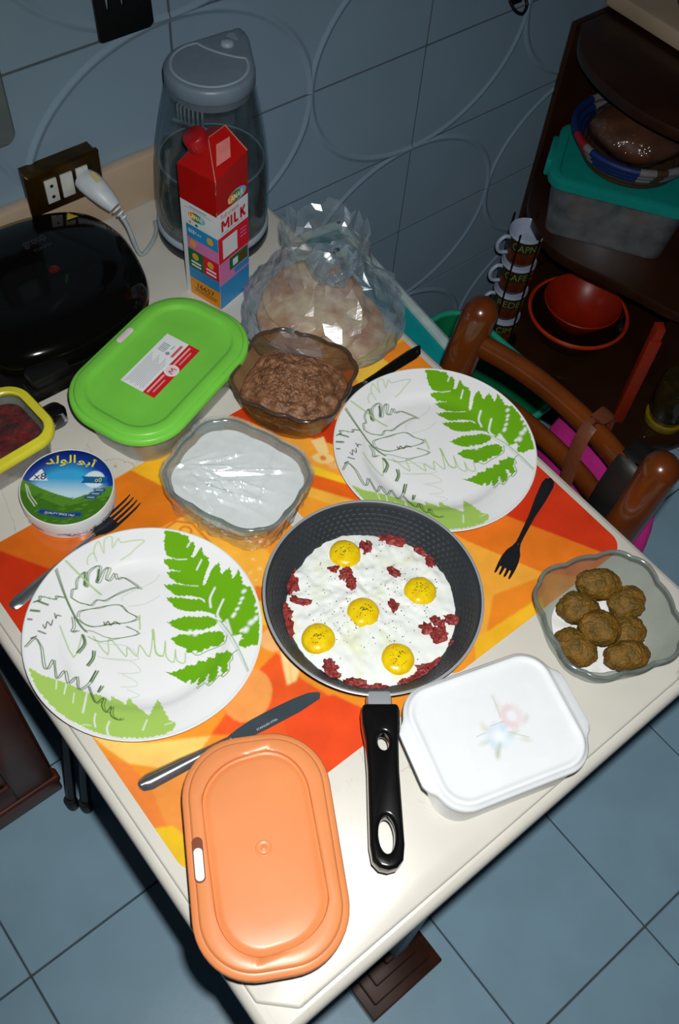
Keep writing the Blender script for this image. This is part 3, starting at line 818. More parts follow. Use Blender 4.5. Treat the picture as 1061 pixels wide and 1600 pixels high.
m_glass_clear = thin('clear_pressed_glass', (246, 249, 248), 0.12, 0.07, 0.22, 0.075, (196, 204, 200), 0.35, 120)
m_glass_rim = thin('clear_glass_rim', (216, 222, 220), 0.14, 0.14, 0.3, 0.3, (168, 176, 172))

def heap(ringf, t, z, height, amp, f, seed, bump2=0.0, nr=40, power=2.0):
    """food filling a bowl up to the ring (t, z), mounded and uneven"""
    o = ringf(t, z); cx = sum(p[0] for p in o) / len(o); cy = sum(p[1] for p in o) / len(o)
    rows = [ringf(max(t - 0.35, 0.02), max(z - 0.022, 0.0065))]
    for k in range(nr + 1):
        s = 1 - k / nr; row = []
        for x, y, _ in o:
            X, Yv = cx + (x - cx) * s, cy + (y - cy) * s
            n = nz(X * f + seed, Yv * f, seed) + 0.5 * nz(X * f * 2.3, Yv * f * 2.3 + seed, seed)
            row.append((X, Yv, z + height * (1 - s ** power) + amp * n * min(1, 6 * (1 - s) + 0.25) + bump2 * nz(X * f * 7, Yv * f * 7, 1.7)))
        rows.append(row)
    return loft(rows, True, True)

bowl, rf = glass_bowl('glass_bowl', 'smoky brown square glass bowl of brown mash beside the bread bag', (-0.223, -0.484, TZ + 0.0014), 30, 0.145, 0.152, 0.068, m_glass_brown, m_glass_brown_rim, sc=0.05)
m_mash = pmat('mashed_beans', (98, 64, 42), 0.45, col2=(146, 104, 74), scale=110, bump=0.8, bscale=260)
b1 = tag(mk('bean_mash', heap(rf, 0.70, 0.037, 0.016, 0.0050, 75, 3.3, 0.0030, 70), m_mash, None, 75, loc=(-0.223, -0.484, TZ + 0.0014), rot=(0, 0, math.radians(30))), 'coarse brown mash heaped in the smoky brown glass bowl', 'food')

bowl, rf = glass_bowl('glass_bowl', 'clear square glass bowl of white cheese covered in cling film', (-0.372, -0.566, TZ + 0.0014), 22, 0.142, 0.165, 0.060, m_glass_clear, m_glass_rim)
m_cheese = pmat('white_cheese', (243, 247, 248), 0.45, var=0.015, scale=60)
b2 = tag(mk('white_cheese', heap(rf, 0.88, 0.048, 0.001, 0.0007, 60, 1.3, 0.0, 30), m_cheese, None, 75, loc=(-0.372, -0.566, TZ + 0.0014), rot=(0, 0, math.radians(22))), 'smooth white cheese filling the cling-filmed clear bowl', 'cheese')
m_film = thin('cling_film', (251, 253, 253), 0.24, 0.14, 0.4, 0.12, (244, 248, 250), 0.3, 24, 2.2)
# cling film: sagging sheet over the rim and a crumpled skirt hanging outside
rim = sq_outline(0.142 + 0.004, 0.165 + 0.004, 0.03, 200)
rows = []
for k in range(15):   # from the table side upwards
    t = k / 14; row = []
    for i, (x, y) in enumerate(rim):
        a = 2 * PI * i / len(rim)
        q = 0.90 + 0.12 * t + 0.045 * (1 - t) * nz(math.cos(a) * 9, math.sin(a) * 9, t * 4) + 0.02 * nz(math.cos(a) * 26, math.sin(a) * 26, t * 9)
        zz = 0.012 + 0.048 * t + 0.006 * (1 - t) * nz(math.cos(a) * 6, math.sin(a) * 6, 3)
        row.append((x * q, y * q, zz if k < 14 else 0.0632))
    rows.append(row)
crs = random.Random(21); CREASE = []
for k in range(26):   # folds fanning out from one corner of the bowl, and a few cross folds
    if k < 20: a, p0 = math.radians(-122 + 4.2 * k + crs.uniform(-3, 3)), (-0.034 + crs.uniform(-0.02, 0.02), 0.060 + crs.uniform(-0.02, 0.012))
    else: a, p0 = math.radians(crs.uniform(0, 180)), (crs.uniform(-0.04, 0.04), crs.uniform(-0.05, 0.05))
    CREASE.append((p0, math.cos(a), math.sin(a), crs.uniform(0.0022, 0.0044), crs.uniform(0.0030, 0.0060), crs.uniform(0.05, 0.15)))
def crease_h(x, y):
    h = 0.0
    for (px, py), c, s_, A, w, ln in CREASE:
        u, v = (x - px) * c + (y - py) * s_, -(x - px) * s_ + (y - py) * c
        if 0 < u < ln: h += A * max(0.0, 1 - abs(v) / w) * math.sin(PI * u / ln)
    return h
for k in range(1, 49):
    s = 1 - k / 48; row = []
    for i, (x, y) in enumerate(rim):
        X, Yv = x * s * 1.01, y * s * 1.01
        row.append((X, Yv, 0.0632 - 0.0075 * (1 - s ** 3) + (crease_h(X, Yv) + 0.0010 * nz(X * 47.3 + 3.1, Yv * 38.7 + 1.7, 4.4)) * min(1, (1 - s) * 5)))
    rows.append(row)
film = tag(mk('cling_film', loft(rows, False, True), m_film, None, 14, loc=(-0.372, -0.566, TZ + 0.0014), rot=(0, 0, math.radians(22))), 'crumpled clear cling film stretched over the white cheese bowl', 'cling film')

bowl, rf = glass_bowl('glass_bowl', 'clear scalloped glass bowl of falafel at the table edge', (-0.142, -0.973, TZ + 0.0002), -20, 0.158, 0.152, 0.060, m_glass_clear, m_glass_rim, sc=0.045)
m_paper = pmat('kitchen_paper', (226, 228, 228), 0.7, var=0.03, scale=60, bump=0.6, bscale=90)
pap = []
for k in range(8):
    s = 1 - k / 8
    pap.append([(x * s, y * s, 0.0125 + 0.004 * nz(x * s * 60, y * s * 60, 2)) for x, y, _ in rf(0.10, 0)])
tag(mk('paper_towel', loft(pap, False, True), m_paper, None, 40, loc=(-0.142, -0.973, TZ + 0.0002), rot=(0, 0, math.radians(-20))), 'crumpled white paper lining under the falafel', 'paper')
def falafel_mat():
    m = pmat('fried_crust', (92, 70, 14), 0.55, col2=(128, 90, 24), scale=70, bump=1.0, bscale=420)
    return m
m_fal = falafel_mat()
FAL = [((940, 913), .058, .024, .017, 5, 'oval falafel resting on top at the back of the heap'), ((905, 951), .036, .022, .018, -10, 'falafel against the bowl wall nearest the frying pan'),
       ((985, 943), .036, .022, .018, 30, 'greenish falafel at the bowl side nearest the chair'), ((935, 985), .048, .019, .021, 70, 'falafel lying on top in the middle of the heap'),
       ((984, 990), .036, .020, .017, 20, 'round falafel between the middle one and the outer bowl wall'), ((901, 1016), .022, .023, .018, -40, 'falafel at the bowl side nearest the white box'),
       ((985, 1026), .022, .024, .016, 10, 'falafel lowest in the bowl beside the table front edge')]
FPOS = [(-0.112, -0.935), (-0.150, -0.942), (-0.098, -0.972), (-0.158, -0.977), (-0.126, -0.999), (-0.189, -0.976), (-0.148, -1.018)]
FZ = [0.040, 0.031, 0.031, 0.046, 0.031, 0.031, 0.031]
for i, ((px, hgt, rx, ry, rot, lab), (x, y), z) in enumerate(zip(FAL, FPOS, FZ)):
    V, F = lump(rx * 1.12, ry * 1.12, 0.0180, i * 2.7 + 1, 0.14, 75, 84, 50)
    V = [(a + 0.0011 * nz(a * 480, b * 480, c * 480 + i), b + 0.0011 * nz(b * 480, c * 480, a * 480 + i), c + 0.0013 * nz(c * 480, a * 480, b * 480 + i)) for a, b, c in V]
    tag(mk('falafel', (V, F), m_fal, None, 80, loc=(x, y, TZ + z), rot=(0, 0, math.radians(rot) + AX)), lab, 'falafel', 'falafel in the glass bowl')
# ---------------------------------------------------------------- lidded plastic boxes
def lid_loft(w, d, r, h, steps):
    """steps: (inset, z) from the skirt's lower edge up over the rim to the middle"""
    return [at_z(rr(w - 2 * i, d - 2 * i, max(r - i, 0.004), 12), z) for i, z in steps]
m_orange = pmat('orange_plastic', (226, 142, 88), 0.34, var=0.04, scale=14, sss=0.1)
m_greylid = thin('milky_plastic', (232, 232, 230), 0.25, 0.08, 0.3, 0.34, (206, 206, 206))
m_whiteclip = pmat('white_plastic', (236, 240, 242), 0.35, var=0.02)
ob_ = thing('food_box', 'rectangular plastic food box with orange lid at the table corner', 'food container', (-0.610, -0.944, TZ + 0.0014), math.radians(61))
mk('box_body', loft(lid_loft(0.214, 0.134, 0.050, 0, [(0.016, 0.0004), (0.012, 0.001), (0.002, 0.045), (0.0015, 0.052), (0.0035, 0.052), (0.004, 0.046), (0.0135, 0.003)]), True, True), m_greylid, ob_, 40)
W_, D_ = 0.232, 0.149
def wavy(P, k):
    out = []
    for x, y in P:
        e = max(0.0, (abs(x) - 0.055) / 0.04)
        x2 = x - k * math.tanh(y * 70) * min(e, 1)
        f = max(0.0, (abs(y) - 0.035) / 0.02)
        out.append((x2, y + k * 0.7 * math.tanh(x * 45) * min(f, 1) * (1 if y > 0 else 1)))
    return out
rings = lid_loft(W_, D_, 0.060, 0, [(0.001, 0.047), (0.0, 0.047), (0.0, 0.0545), (0.0015, 0.0562), (0.0065, 0.0568), (0.0078, 0.0596), (0.0095, 0.0604), (0.0190, 0.0606)])
rings += [at_z(wavy(rr(W_ - 2 * i, D_ - 2 * i, 0.060 - i + 0.008, 12), 0.0022), z) for i, z in ((0.0203, 0.0603), (0.0213, 0.0560), (0.0235, 0.0550), (0.0258, 0.0568), (0.030, 0.0574), (0.05, 0.0574))]
ll_ = mk('lid', loft(rings, False, True), m_orange, ob_, 50)
mk('lid_underside', loft(lid_loft(W_ - 0.004, D_ - 0.004, 0.058, 0, [(0, 0.0475), (0, 0.054)]), True, True), m_orange, ob_, 40)
mk('gate_mark', lathe([(0.0082, 0.0574), (0.0078, 0.0580), (0.0066, 0.0580), (0.006, 0.0575), (0.0032, 0.0576), (0.002, 0.0586), (0, 0.0588)], 28), m_orange, ll_, 60)
m_slot = pmat('slot_shade', (120, 56, 22), 0.6)
mk('clip_slot', moved(loft([at_z(rr(0.043, 0.0105, 0.005, 8), 0.0604), at_z(rr(0.043, 0.0105, 0.005, 8), 0.0612)]), (-0.002, 0.0630, 0)), m_slot, ll_, 30)
mk('clip', moved(loft([at_z(rr(0.031, 0.0088, 0.0042, 8), 0.0606), at_z(rr(0.031, 0.0088, 0.0042, 8), 0.0622)]), (-0.0065, 0.0630, 0)), m_whiteclip, ll_, 30, 0.0006)

m_green = pmat('green_plastic', (120, 206, 74), 0.33, var=0.04, scale=20, sss=0.1)
m_clearbox = thin('clear_plastic', (236, 238, 236), 0.2, 0.08, 0.3, 0.30, (214, 214, 208))
gb = thing('food_box', 'clear food box with bright green lid and a paper sticker', 'food container', (-0.357, -0.375, TZ + 0.0002), math.radians(20))
mk('box_body', loft(lid_loft(0.232, 0.146, 0.056, 0, [(0.018, 0.0004), (0.014, 0.001), (0.002, 0.062), (0.0015, 0.068), (0.0035, 0.068), (0.004, 0.06), (0.0155, 0.003)]), True, True), m_clearbox, gb, 40)
W2, D2 = 0.251, 0.1625
gl_ = mk('lid', loft(lid_loft(W2, D2, 0.064, 0, [(0.001, 0.064), (0.0, 0.064), (0.0, 0.0715), (0.0016, 0.0730), (0.006, 0.0735), (0.0072, 0.0765), (0.009, 0.0775), (0.0185, 0.0778), (0.0205, 0.0770), (0.0235, 0.0738), (0.026, 0.0730), (0.05, 0.0730)]), False, True), m_green, gb, 50)
mk('lid_underside', loft(lid_loft(W2 - 0.004, D2 - 0.004, 0.062, 0, [(0, 0.0645), (0, 0.0705)]), True, True), m_green, gb, 40)
m_pinkclip = pmat('pink_white_plastic', (232, 206, 224), 0.4)
mk('clip', moved(loft([at_z(rr(0.030, 0.0085, 0.004, 8), 0.0776), at_z(rr(0.030, 0.0085, 0.004, 8), 0.0788)]), (0.012, 0.0665, 0)), m_pinkclip, gl_, 30, 0.0006)
m_sticker = printmat('paper_label', 0.5, 0, 0.02)
nx, ny = 240, 130
gx, gy = np.meshgrid(np.linspace(-0.049, 0.049, nx), np.linspace(-0.0265, 0.0265, ny))
art = Art(np.stack([gx, gy], -1), (232, 236, 240))
art.poly([(-0.05, -0.027), (0.05, -0.027), (0.05, -0.0085), (-0.05, -0.0085)], (206, 28, 36))
for k in range(11): art.line([(-0.046 + 0.002 * (k % 3), 0.022 - k * 0.0026), (0.012 - 0.004 * (k % 4), 0.022 - k * 0.0026)], 0.0009, (150, 160, 168), 0.8)
for k in range(6): art.poly([(0.020 + k * 0.0026, 0.010), (0.0213 + k * 0.0026, 0.010), (0.0213 + k * 0.0026, 0.021), (0.020 + k * 0.0026, 0.021)], (120, 140, 152), 0.8)
art.line([(0.020, -0.003), (0.040, -0.003)], 0.0038, (206, 60, 70)); art.ell(0.021, 0.005, 0.003, 0.003, (150, 150, 165)); art.line([(0.030, 0.005), (0.036, 0.005)], 0.002, (150, 190, 200))
for a, b in ((-0.045, -0.012), (0.010, 0.044)):
    art.line([(a, -0.0135), (b, -0.0135)], 0.0022, (240, 214, 214), 0.75); art.line([(a + 0.004, -0.0195), (b - 0.006, -0.0195)], 0.0016, (236, 190, 190), 0.75)
art.ell(0.0, -0.0172, 0.0098, 0.0098, (238, 238, 240)); art.ell(0.0, -0.0172, 0.0082, 0.0082, (232, 216, 218))
art.line([(-0.0045, -0.0205), (-0.0028, -0.0145), (0.0, -0.019), (0.0028, -0.0145), (0.0045, -0.0205)], 0.0015, (190, 40, 70))
put('paper_sticker', grid_mesh('paper_sticker', gx, gy, np.full_like(gx, 0.0733), m_sticker, cols=art.c), gl_)['label'] = 'white paper sticker with a red band'

m_white = pmat('glossy_white_plastic', (228, 233, 237), 0.25, var=0.015, coat=0.2)
wb = thing('food_box', 'white lidded box with a faded flower print beside the pan handle', 'food container', (-0.344, -0.994, TZ + 0.0002), math.radians(-17))
mk('box_body', loft(lid_loft(0.174, 0.139, 0.036, 0, [(0.009, 0.0004), (0.005, 0.001), (0.0005, 0.052), (0, 0.058), (0.003, 0.058), (0.0035, 0.05), (0.008, 0.003)]), True, True), m_white, wb, 40)
def tabbed(i, z, tab=0.013):
    P = []
    for x, y in rr(0.176 - 2 * i, 0.142 - 2 * i, 0.034 - i * 0.8, 14):
        P.append((x, y, z))
    return P
def subdiv_side(P, tab):
    out = []
    n = len(P)
    for i in range(n):
        a, b = P[i], P[(i + 1) % n]
        m = 10
        for k in range(m if math.hypot(a[0] - b[0], a[1] - b[1]) > 0.02 else 1):
            t = k / m if math.hypot(a[0] - b[0], a[1] - b[1]) > 0.02 else 0
            x, y, z = (a[0] + (b[0] - a[0]) * t, a[1] + (b[1] - a[1]) * t, a[2])
            if abs(x) > 0.06:
                q = 0.5 + 0.5 * math.tanh((0.038 - abs(y)) * 230)
                x += math.copysign(tab * q, x)
            out.append((x, y, z))
    return out
R3 = [subdiv_side(tabbed(i, z), t) for i, z, t in ((0.002, 0.0545, 0.0095), (0.0, 0.0548, 0.0105), (0.0, 0.0590, 0.0105), (0.0015, 0.0606, 0.0095), (0.003, 0.0614, 0.004), (0.0045, 0.0640, 0.0), (0.0060, 0.0655, 0.0), (0.0085, 0.0655, 0.0), (0.0105, 0.0638, 0.0), (0.0135, 0.0632, 0.0), (0.018, 0.0632, 0.0), (0.030, 0.0632, 0.0))]
wl = mk('lid', loft(R3, True, True), m_white, wb, 50)
nx = 150
gx, gy = np.meshgrid(np.linspace(-0.040, 0.040, nx), np.linspace(-0.040, 0.040, nx))
art = Art(np.stack([gx, gy], -1), (228, 233, 237))
rnd = random.Random(5)
for k in range(16):
    a = rnd.random() * 6.283; art.ell(-0.004 + 0.011 * math.cos(a), -0.008 + 0.010 * math.sin(a), 0.0055, 0.0038, rnd.choice([(206, 224, 240), (214, 230, 244), (196, 216, 232)]), 0.55, a, 0.5)
art.ell(-0.005, -0.009, 0.006, 0.006, (232, 240, 248), 0.9, 0, 0.6)
for k in range(14):
    a = 2 * PI * k / 14 + 0.3; art.ell(0.016 + 0.0095 * math.cos(a), 0.010 + 0.0105 * math.sin(a), 0.0042, 0.0028, (226, 184, 190) if 1.4 < a < 4.9 else (226, 206, 212), 0.5, a, 0.5)
for x, y, a, c in ((-0.017, 0.004, 1.9, (216, 210, 186)), (-0.012, -0.026, 1.3, (176, 190, 168)), (0.012, -0.008, 0.3, (196, 210, 190)), (0.022, -0.018, -0.4, (206, 214, 200)), (-0.022, -0.012, 0.2, (200, 212, 198)), (0.005, 0.024, 1.4, (214, 214, 204)), (0.004, 0.034, 1.6, (222, 226, 222)), (0.030, 0.004, 0.9, (208, 206, 206)), (-0.008, -0.020, 1.0, (190, 202, 190))):
    art.ell(x, y, 0.0056, 0.0028, c, 0.65, a, 0.6)
for a, b in (((-0.010, 0.004), (0.006, 0.006)), ((0.006, -0.006), (0.026, -0.016)), ((-0.006, -0.016), (-0.014, -0.030)), ((0.004, 0.012), (0.003, 0.036)), ((-0.018, -0.002), (-0.028, -0.004))): art.line([a, b], 0.0011, (184, 192, 180), 0.7)
pr_ = put('flower_print', grid_mesh('flower_print', gx, gy, np.full_like(gx, 0.0634), printmat('printed_white_plastic', 0.22, 0.2, 0.01), cols=art.c), wl)
pr_.rotation_euler = (0, 0, math.radians(-8)); pr_.location = (0.004, -0.002, 0)

m_yellowlid = pmat('yellow_plastic', (222, 214, 56), 0.35, var=0.04)
m_reddish = pmat('red_salad', (134, 26, 30), 0.3, col2=(60, 16, 16), scale=60, bump=0.6, bscale=120)
yb = thing('food_box', 'small box with yellow rimmed lid and dark red food, beside the sandwich maker', 'food container', (-0.588, -0.332, TZ + 0.0002), math.radians(4))
mk('box_body', loft(lid_loft(0.148, 0.102, 0.028, 0, [(0.010, 0.0004), (0.007, 0.001), (0.001, 0.045), (0.003, 0.045), (0.0085, 0.003)]), True, True), m_clearbox, yb, 40)
mk('lid_rim', loft(lid_loft(0.160, 0.112, 0.034, 0, [(0.012, 0.0500), (0.0005, 0.0440), (0.0, 0.0450), (0.0, 0.0525), (0.002, 0.0550), (0.0105, 0.0562), (0.0125, 0.0545)]), False, False, True), m_yellowlid, yb, 40)
m_clearlid = thin('clear_lid', (242, 244, 240), 0.12, 0.08, 0.4, 0.02, (200, 200, 190), 0.9, 60)
mk('lid_window', loft(lid_loft(0.138, 0.090, 0.024, 0, [(0, 0.0520), (0.002, 0.0535), (0.012, 0.0528), (0.02, 0.0528)]), False, True), m_clearlid, yb, 40)
sal = []
for k in range(18):
    s = 1 - k / 17.0
    sal.append([(x * s, y * s, 0.043 + (0.004 * nz(x * s * 130, y * s * 130, 3) if 0 < k else -0.004)) for x, y in rr(0.128, 0.082, 0.022, 12)])
sal.insert(0, at_z(rr(0.120, 0.074, 0.02, 12), 0.004))
tag(mk('red_salad', loft(sal), m_reddish, None, 60, loc=(-0.588, -0.332, TZ + 0.0002), rot=(0, 0, math.radians(4))), 'dark red chunky food filling the yellow rimmed box', 'food')

# ---------------------------------------------------------------- cheese tin
tin = thing('cheese_box', 'round blue and green printed cheese portion box beside the fern plate', 'cheese box', (-0.540, -0.441, TZ + 0.0003), math.radians(-38))
m_tinprint = printmat('printed_card', 0.25, 0.3, 0.02)
m_card = pmat('white_card', (230, 234, 236), 0.4)
R_ = 0.0575
rr_, th = np.linspace(0.0002, R_ - 0.0018, 70), np.linspace(0, 2 * PI, 300, endpoint=False)
Rg, Tg = np.meshgrid(rr_, th, indexing='ij')
gx, gy = Rg * np.cos(Tg), Rg * np.sin(Tg)
art = Art(np.stack([gx, gy], -1), (60, 170, 226))
yy = art.p[:, 1]; xx = art.p[:, 0]
art.mix(np.clip((0.012 - yy) / 0.022, 0, 1) * 0.85, (206, 234, 244))
d2 = np.hypot(xx, (yy + 0.034) * 0.8); art.mix(np.clip((d2 - 0.046) / 0.014, 0, 1), (20, 60, 160)); art.mix(np.clip((d2 - 0.060) / 0.012, 0, 1), (8, 26, 96))
art.poly([(-0.06, 0.010), (-0.05, 0.007), (-0.03, -0.004), (-0.010, -0.012), (0.010, -0.018), (0.028, -0.010), (0.044, 0.000), (0.06, 0.004), (0.06, -0.06), (-0.06, -0.06)], (86, 140, 44))
art.poly([(-0.06, -0.004), (-0.03, -0.018), (0.0, -0.030), (0.024, -0.022), (0.06, -0.010), (0.06, -0.06), (-0.06, -0.06)], (66, 116, 32))
rnd = random.Random(8)
for k in range(60):
    x, y = rnd.uniform(-0.05, 0.05), rnd.uniform(-0.055, -0.012); art.line([(x, y), (x + 0.004, y + 0.002)], 0.0016, rnd.choice([(100, 160, 50), (50, 96, 26)]), 0.6)
art.poly([(-0.034, 0.026), (-0.0475, 0.008), (-0.024, 0.008)], (236, 240, 244))
art.ell(0.032, 0.012, 0.0125, 0.0125, (222, 236, 242)); art.poly([(0.016, 0.016), (0.048, 0.016), (0.046, 0.011), (0.048, 0.006), (0.016, 0.006), (0.019, 0.011)], (20, 100, 160))
for x, y in ((0.040, -0.004), (0.036, -0.0095), (0.031, -0.015)): art.line([(x - 0.005, y), (x + 0.005, y)], 0.0046, (24, 60, 130)); art.line([(x - 0.004, y), (x + 0.004, y)], 0.0012, (190, 206, 226))
art.line([(-0.026, -0.037), (0.0, -0.0425), (0.020, -0.040)], 0.0062, (20, 60, 140))
art.line([(-0.050, 0.002), (-0.044, -0.016), (-0.034, -0.030)], 0.0012, (220, 230, 214)); art.line([(-0.0475, 0.000), (-0.041, -0.015), (-0.032, -0.027)], 0.0010, (220, 230, 214))
HT = 0.030
put('lid_print', grid_mesh('lid_print', gx, gy, np.full_like(gx, HT + 0.0002), m_tinprint, cols=art.c, wrap=True), tin)
mk('box_shell', lathe([(0, 0.0), (R_ - 0.002, 0.0), (R_ - 0.0012, 0.001), (R_ - 0.0012, 0.012), (R_, 0.0125), (R_, HT - 0.001), (R_ - 0.0006, HT + 0.0006), (R_ - 0.0014, HT + 0.0008), (R_ - 0.002, HT), (0, HT)], 80), m_card, tin, 40)
ths = np.linspace(0, 2 * PI, 420, endpoint=False); hs = np.linspace(0.0015, 0.0115, 12)
Hg, Tg = np.meshgrid(hs, ths, indexing='ij')
art = Art(np.stack([Tg * R_, Hg], -1), (222, 228, 234)); rnd = random.Random(4)
for k in range(90):
    x = rnd.uniform(0, 2 * PI * R_); art.line([(x, rnd.uniform(0.002, 0.011)), (x + rnd.uniform(0.002, 0.012), rnd.uniform(0.002, 0.011))], rnd.uniform(0.001, 0.003), rnd.choice([(40, 70, 140), (70, 120, 60), (150, 60, 60), (60, 90, 160), (90, 110, 130)]), 0.8)
put('side_print', grid_mesh('side_print', (R_ - 0.0009) * np.cos(Tg), (R_ - 0.0009) * np.sin(Tg), Hg, m_tinprint, cols=art.c, wrap=True), tin)
m_yel_ink = pmat('yellow_ink', (240, 224, 40), 0.4); m_blue_ink = pmat('blue_ink', (16, 44, 120), 0.4); m_white_ink = pmat('white_ink', (240, 242, 244), 0.4)
ztop = HT + 0.0005
text('lid_lettering', '\ufeaa\ufedf\ufeee\ufedf\ufe8d', m_yel_ink, tin, plane_M((-0.0125, 0.0385, ztop), (1, 0.10, 0), (-0.10, 1, 0)), 0.036, 0.0165, 0.010)
text('lid_lettering', '\ufeee\ufe91\ufe83', m_yel_ink, tin, plane_M((0.020, 0.0375, ztop), (1, -0.32, 0), (0.32, 1, 0)), 0.022, 0.0145, 0.010)
text('portion_count', 'x8', m_blue_ink, tin, plane_M((-0.0345, 0.0140, ztop), (1, 0.05, 0), (-0.05, 1, 0)), 0.0150, 0.0100, 0.006)
text('ribbon_lettering', 'QUALITY SINCE 1967', m_white_ink, tin, plane_M((-0.003, -0.0408, ztop), (1, -0.10, 0), (0.10, 1, 0)), 0.036, 0.0032)
text('badge_number', '\u06650', m_yel_ink, tin, plane_M((0.037, 0.011, ztop), (1, 0, 0), (0, 1, 0)), None, 0.006)

# ---------------------------------------------------------------- milk carton
mc = thing('milk_carton', 'tall red and white milk carton standing in front of the glass kettle', 'milk carton', (-0.1754, -0.2388, TZ + 0.0003), math.radians(15))
S = 0.032
m_cwhite = pmat('carton_white', (212, 218, 224), 0.35, var=0.02); m_cred = pmat('carton_red', (168, 18, 16), 0.3, var=0.05)
Fb, Rb, Bb, Lb = (-S, -S, 0), (S, -S, 0), (S, S, 0), (-S, S, 0)
Ft, Rt, Bt, Lt = (-S, -S, 0.224), (S, -S, 0.236), (S, S, 0.240), (-S, S, 0.222)
s1 = (0.002, 0.007, 0.2515)
_n = (Vector(Rt) - Vector(Ft)).cross(Vector(s1) - Vector(Ft))
s2 = (S, 0.004, Ft[2] - (_n.x * (S - Ft[0]) + _n.y * (0.004 - Ft[1])) / _n.z)
Fm, Rm, Bm, Lm = (-S, -S, 0.176), (S, -S, 0.176), (S, S, 0.176), (-S, S, 0.176)
lowV = [Fb, Rb, Bb, Lb, Fm, Rm, Bm, Lm]
mk('carton_body', (lowV, [(3, 2, 1, 0), (0, 1, 5, 4), (1, 2, 6, 5), (2, 3, 7, 6), (3, 0, 4, 7)]), m_cwhite, mc, 30)
V = [Fm, Rm, Bm, Lm, Ft, Rt, Bt, Lt, s1, s2]
mk('carton_top', (V, [(0, 1, 5, 4), (1, 2, 6, 9, 5), (2, 3, 7, 6), (3, 0, 4, 7), (4, 5, 9, 8), (7, 4, 8), (7, 8, 9, 6)]), m_cred, mc, 20)
mk('seam', tube([(-S, -S - 0.0004, 0.205), (-S, -S - 0.0006, 0.224), (s1[0], s1[1], s1[2] + 0.0008), (s2[0], s2[1], s2[2] + 0.0008), (Rt[0], Rt[1], Rt[2] + 0.0008)], 0.0009, 6), pmat('carton_edge', (208, 120, 110), 0.4), mc, 60)
cap_n = Vector((-0.35, 0.25, 0.9)).normalized()
capV = []
for r, z, rib in ((0.0160, 0.0, 0), (0.0160, 0.0035, 0), (0.0150, 0.0038, 1), (0.0150, 0.017, 1), (0.0138, 0.0185, 0), (0.0, 0.0185, 0)):
    capV.append([((r + (0.0008 if rib and i % 2 else 0)) * math.cos(2 * PI * i / 48), (r + (0.0008 if rib and i % 2 else 0)) * math.sin(2 * PI * i / 48), z) for i in range(48)] if r else [(0.0001 * math.cos(2 * PI * i / 48), 0.0001 * math.sin(2 * PI * i / 48), z) for i in range(48)])
cM = Matrix.Translation((-0.004, 0.0165, 0.241)) @ cap_n.to_track_quat('Z', 'Y').to_matrix().to_4x4()
mk('screw_cap', xf(loft(capV), cM), pmat('cap_red', (160, 20, 28), 0.35), mc, 50)
def face_panel(face, s0, s1_, t0, t1, mat, name='print_panel', off=0.00025, t0b=None, t1b=None):
    """flat printed panel on one of the two visible faces; s 0..1 left to right, t height"""
    t0b = t0 if t0b is None else t0b; t1b = t1 if t1b is None else t1b
    def P(s, t): return (-S + 2 * S * s, -S - off, t) if face == 'R' else (-S - off, S - 2 * S * s, t)
    q = [P(s0, t0), P(s1_, t0b), P(s1_, t1b), P(s0, t1)]
    return mk(name, (q, [(0, 1, 2, 3)]), mat, mc, None)
def face_M(face, s, t, off=0.0006):
    return plane_M((-S + 2 * S * s, -S - off, t), (1, 0, 0), (0, 0, 1)) if face == 'R' else plane_M((-S - off, S - 2 * S * s, t), (0, -1, 0), (0, 0, 1))
def ink(n, c): return pmat(n, c, 0.35, var=0.04)
i_blue, i_pink, i_dgreen, i_red, i_orange = ink('ink_blue', (40, 138, 196)), ink('ink_pink', (206, 116, 174)), ink('ink_green', (20, 104, 52)), ink('ink_red', (208, 24, 44)), ink('ink_orange', (232, 148, 24))
i_lblue = ink('ink_light_blue', (120, 176, 210))
i_txt, i_gold, i_logo_g, i_lred, i_grey = ink('ink_dark', (24, 26, 40)), ink('ink_gold', (214, 168, 60)), ink('ink_logo', (92, 128, 44)), ink('ink_letter_red', (196, 22, 34)), ink('ink_grey', (150, 158, 170))
# left face
face_panel('L', 0.12, 1.0, 0.108, 0.131, i_blue); face_panel('L', 0.12, 1.0, 0.088, 0.108, i_pink); face_panel('L', 0.12, 0.55, 0.054, 0.088, i_dgreen); face_panel('L', 0.55, 1.0, 0.054, 0.088, i_red)
face_panel('L', 0.12, 1.0, 0.034, 0.054, i_blue); face_panel('L', 0.12, 1.0, 0.002, 0.034, i_orange); face_panel('L', 0.0, 1.0, 0.168, 0.177, m_cred)
def disc(face, s, t, rx, ry, mat, name='print_disc', off=0.0004):
    M = face_M(face, s, t, off); V, F = [(0, 0, 0)], []
    V = [tuple(M @ Vector((rx * math.cos(2 * PI * k / 28), ry * math.sin(2 * PI * k / 28), 0))) for k in range(28)]
    return mk(name, (V, [tuple(range(28))]), mat, mc, None)
for s, t in ((0.78, 0.120), (0.28, 0.099), (0.33, 0.077), (0.76, 0.077)): disc('L', s, t, 0.0058, 0.0062, i_gold)
disc('L', 0.24, 0.136, 0.0022, 0.0024, i_orange); disc('L', 0.42, 0.135, 0.0026, 0.0022, i_dgreen)
disc('L', 0.44, 0.148, 0.0150, 0.0076, i_lblue, 'logo_oval'); disc('L', 0.40, 0.148, 0.0120, 0.0070, i_logo_g, 'logo_oval', 0.0005); disc('L', 0.31, 0.1485, 0.0066, 0.0056, i_orange, 'logo_oval', 0.0006); text('logo_lettering', 'LAMAR', m_white_ink, mc, face_M('L', 0.43, 0.1485, 0.0009), 0.0230, 0.0070, 0.005)
text('hotline_number', '16657', i_txt, mc, face_M('L', 0.58, 0.024), 0.031, 0.0090, 0.004)
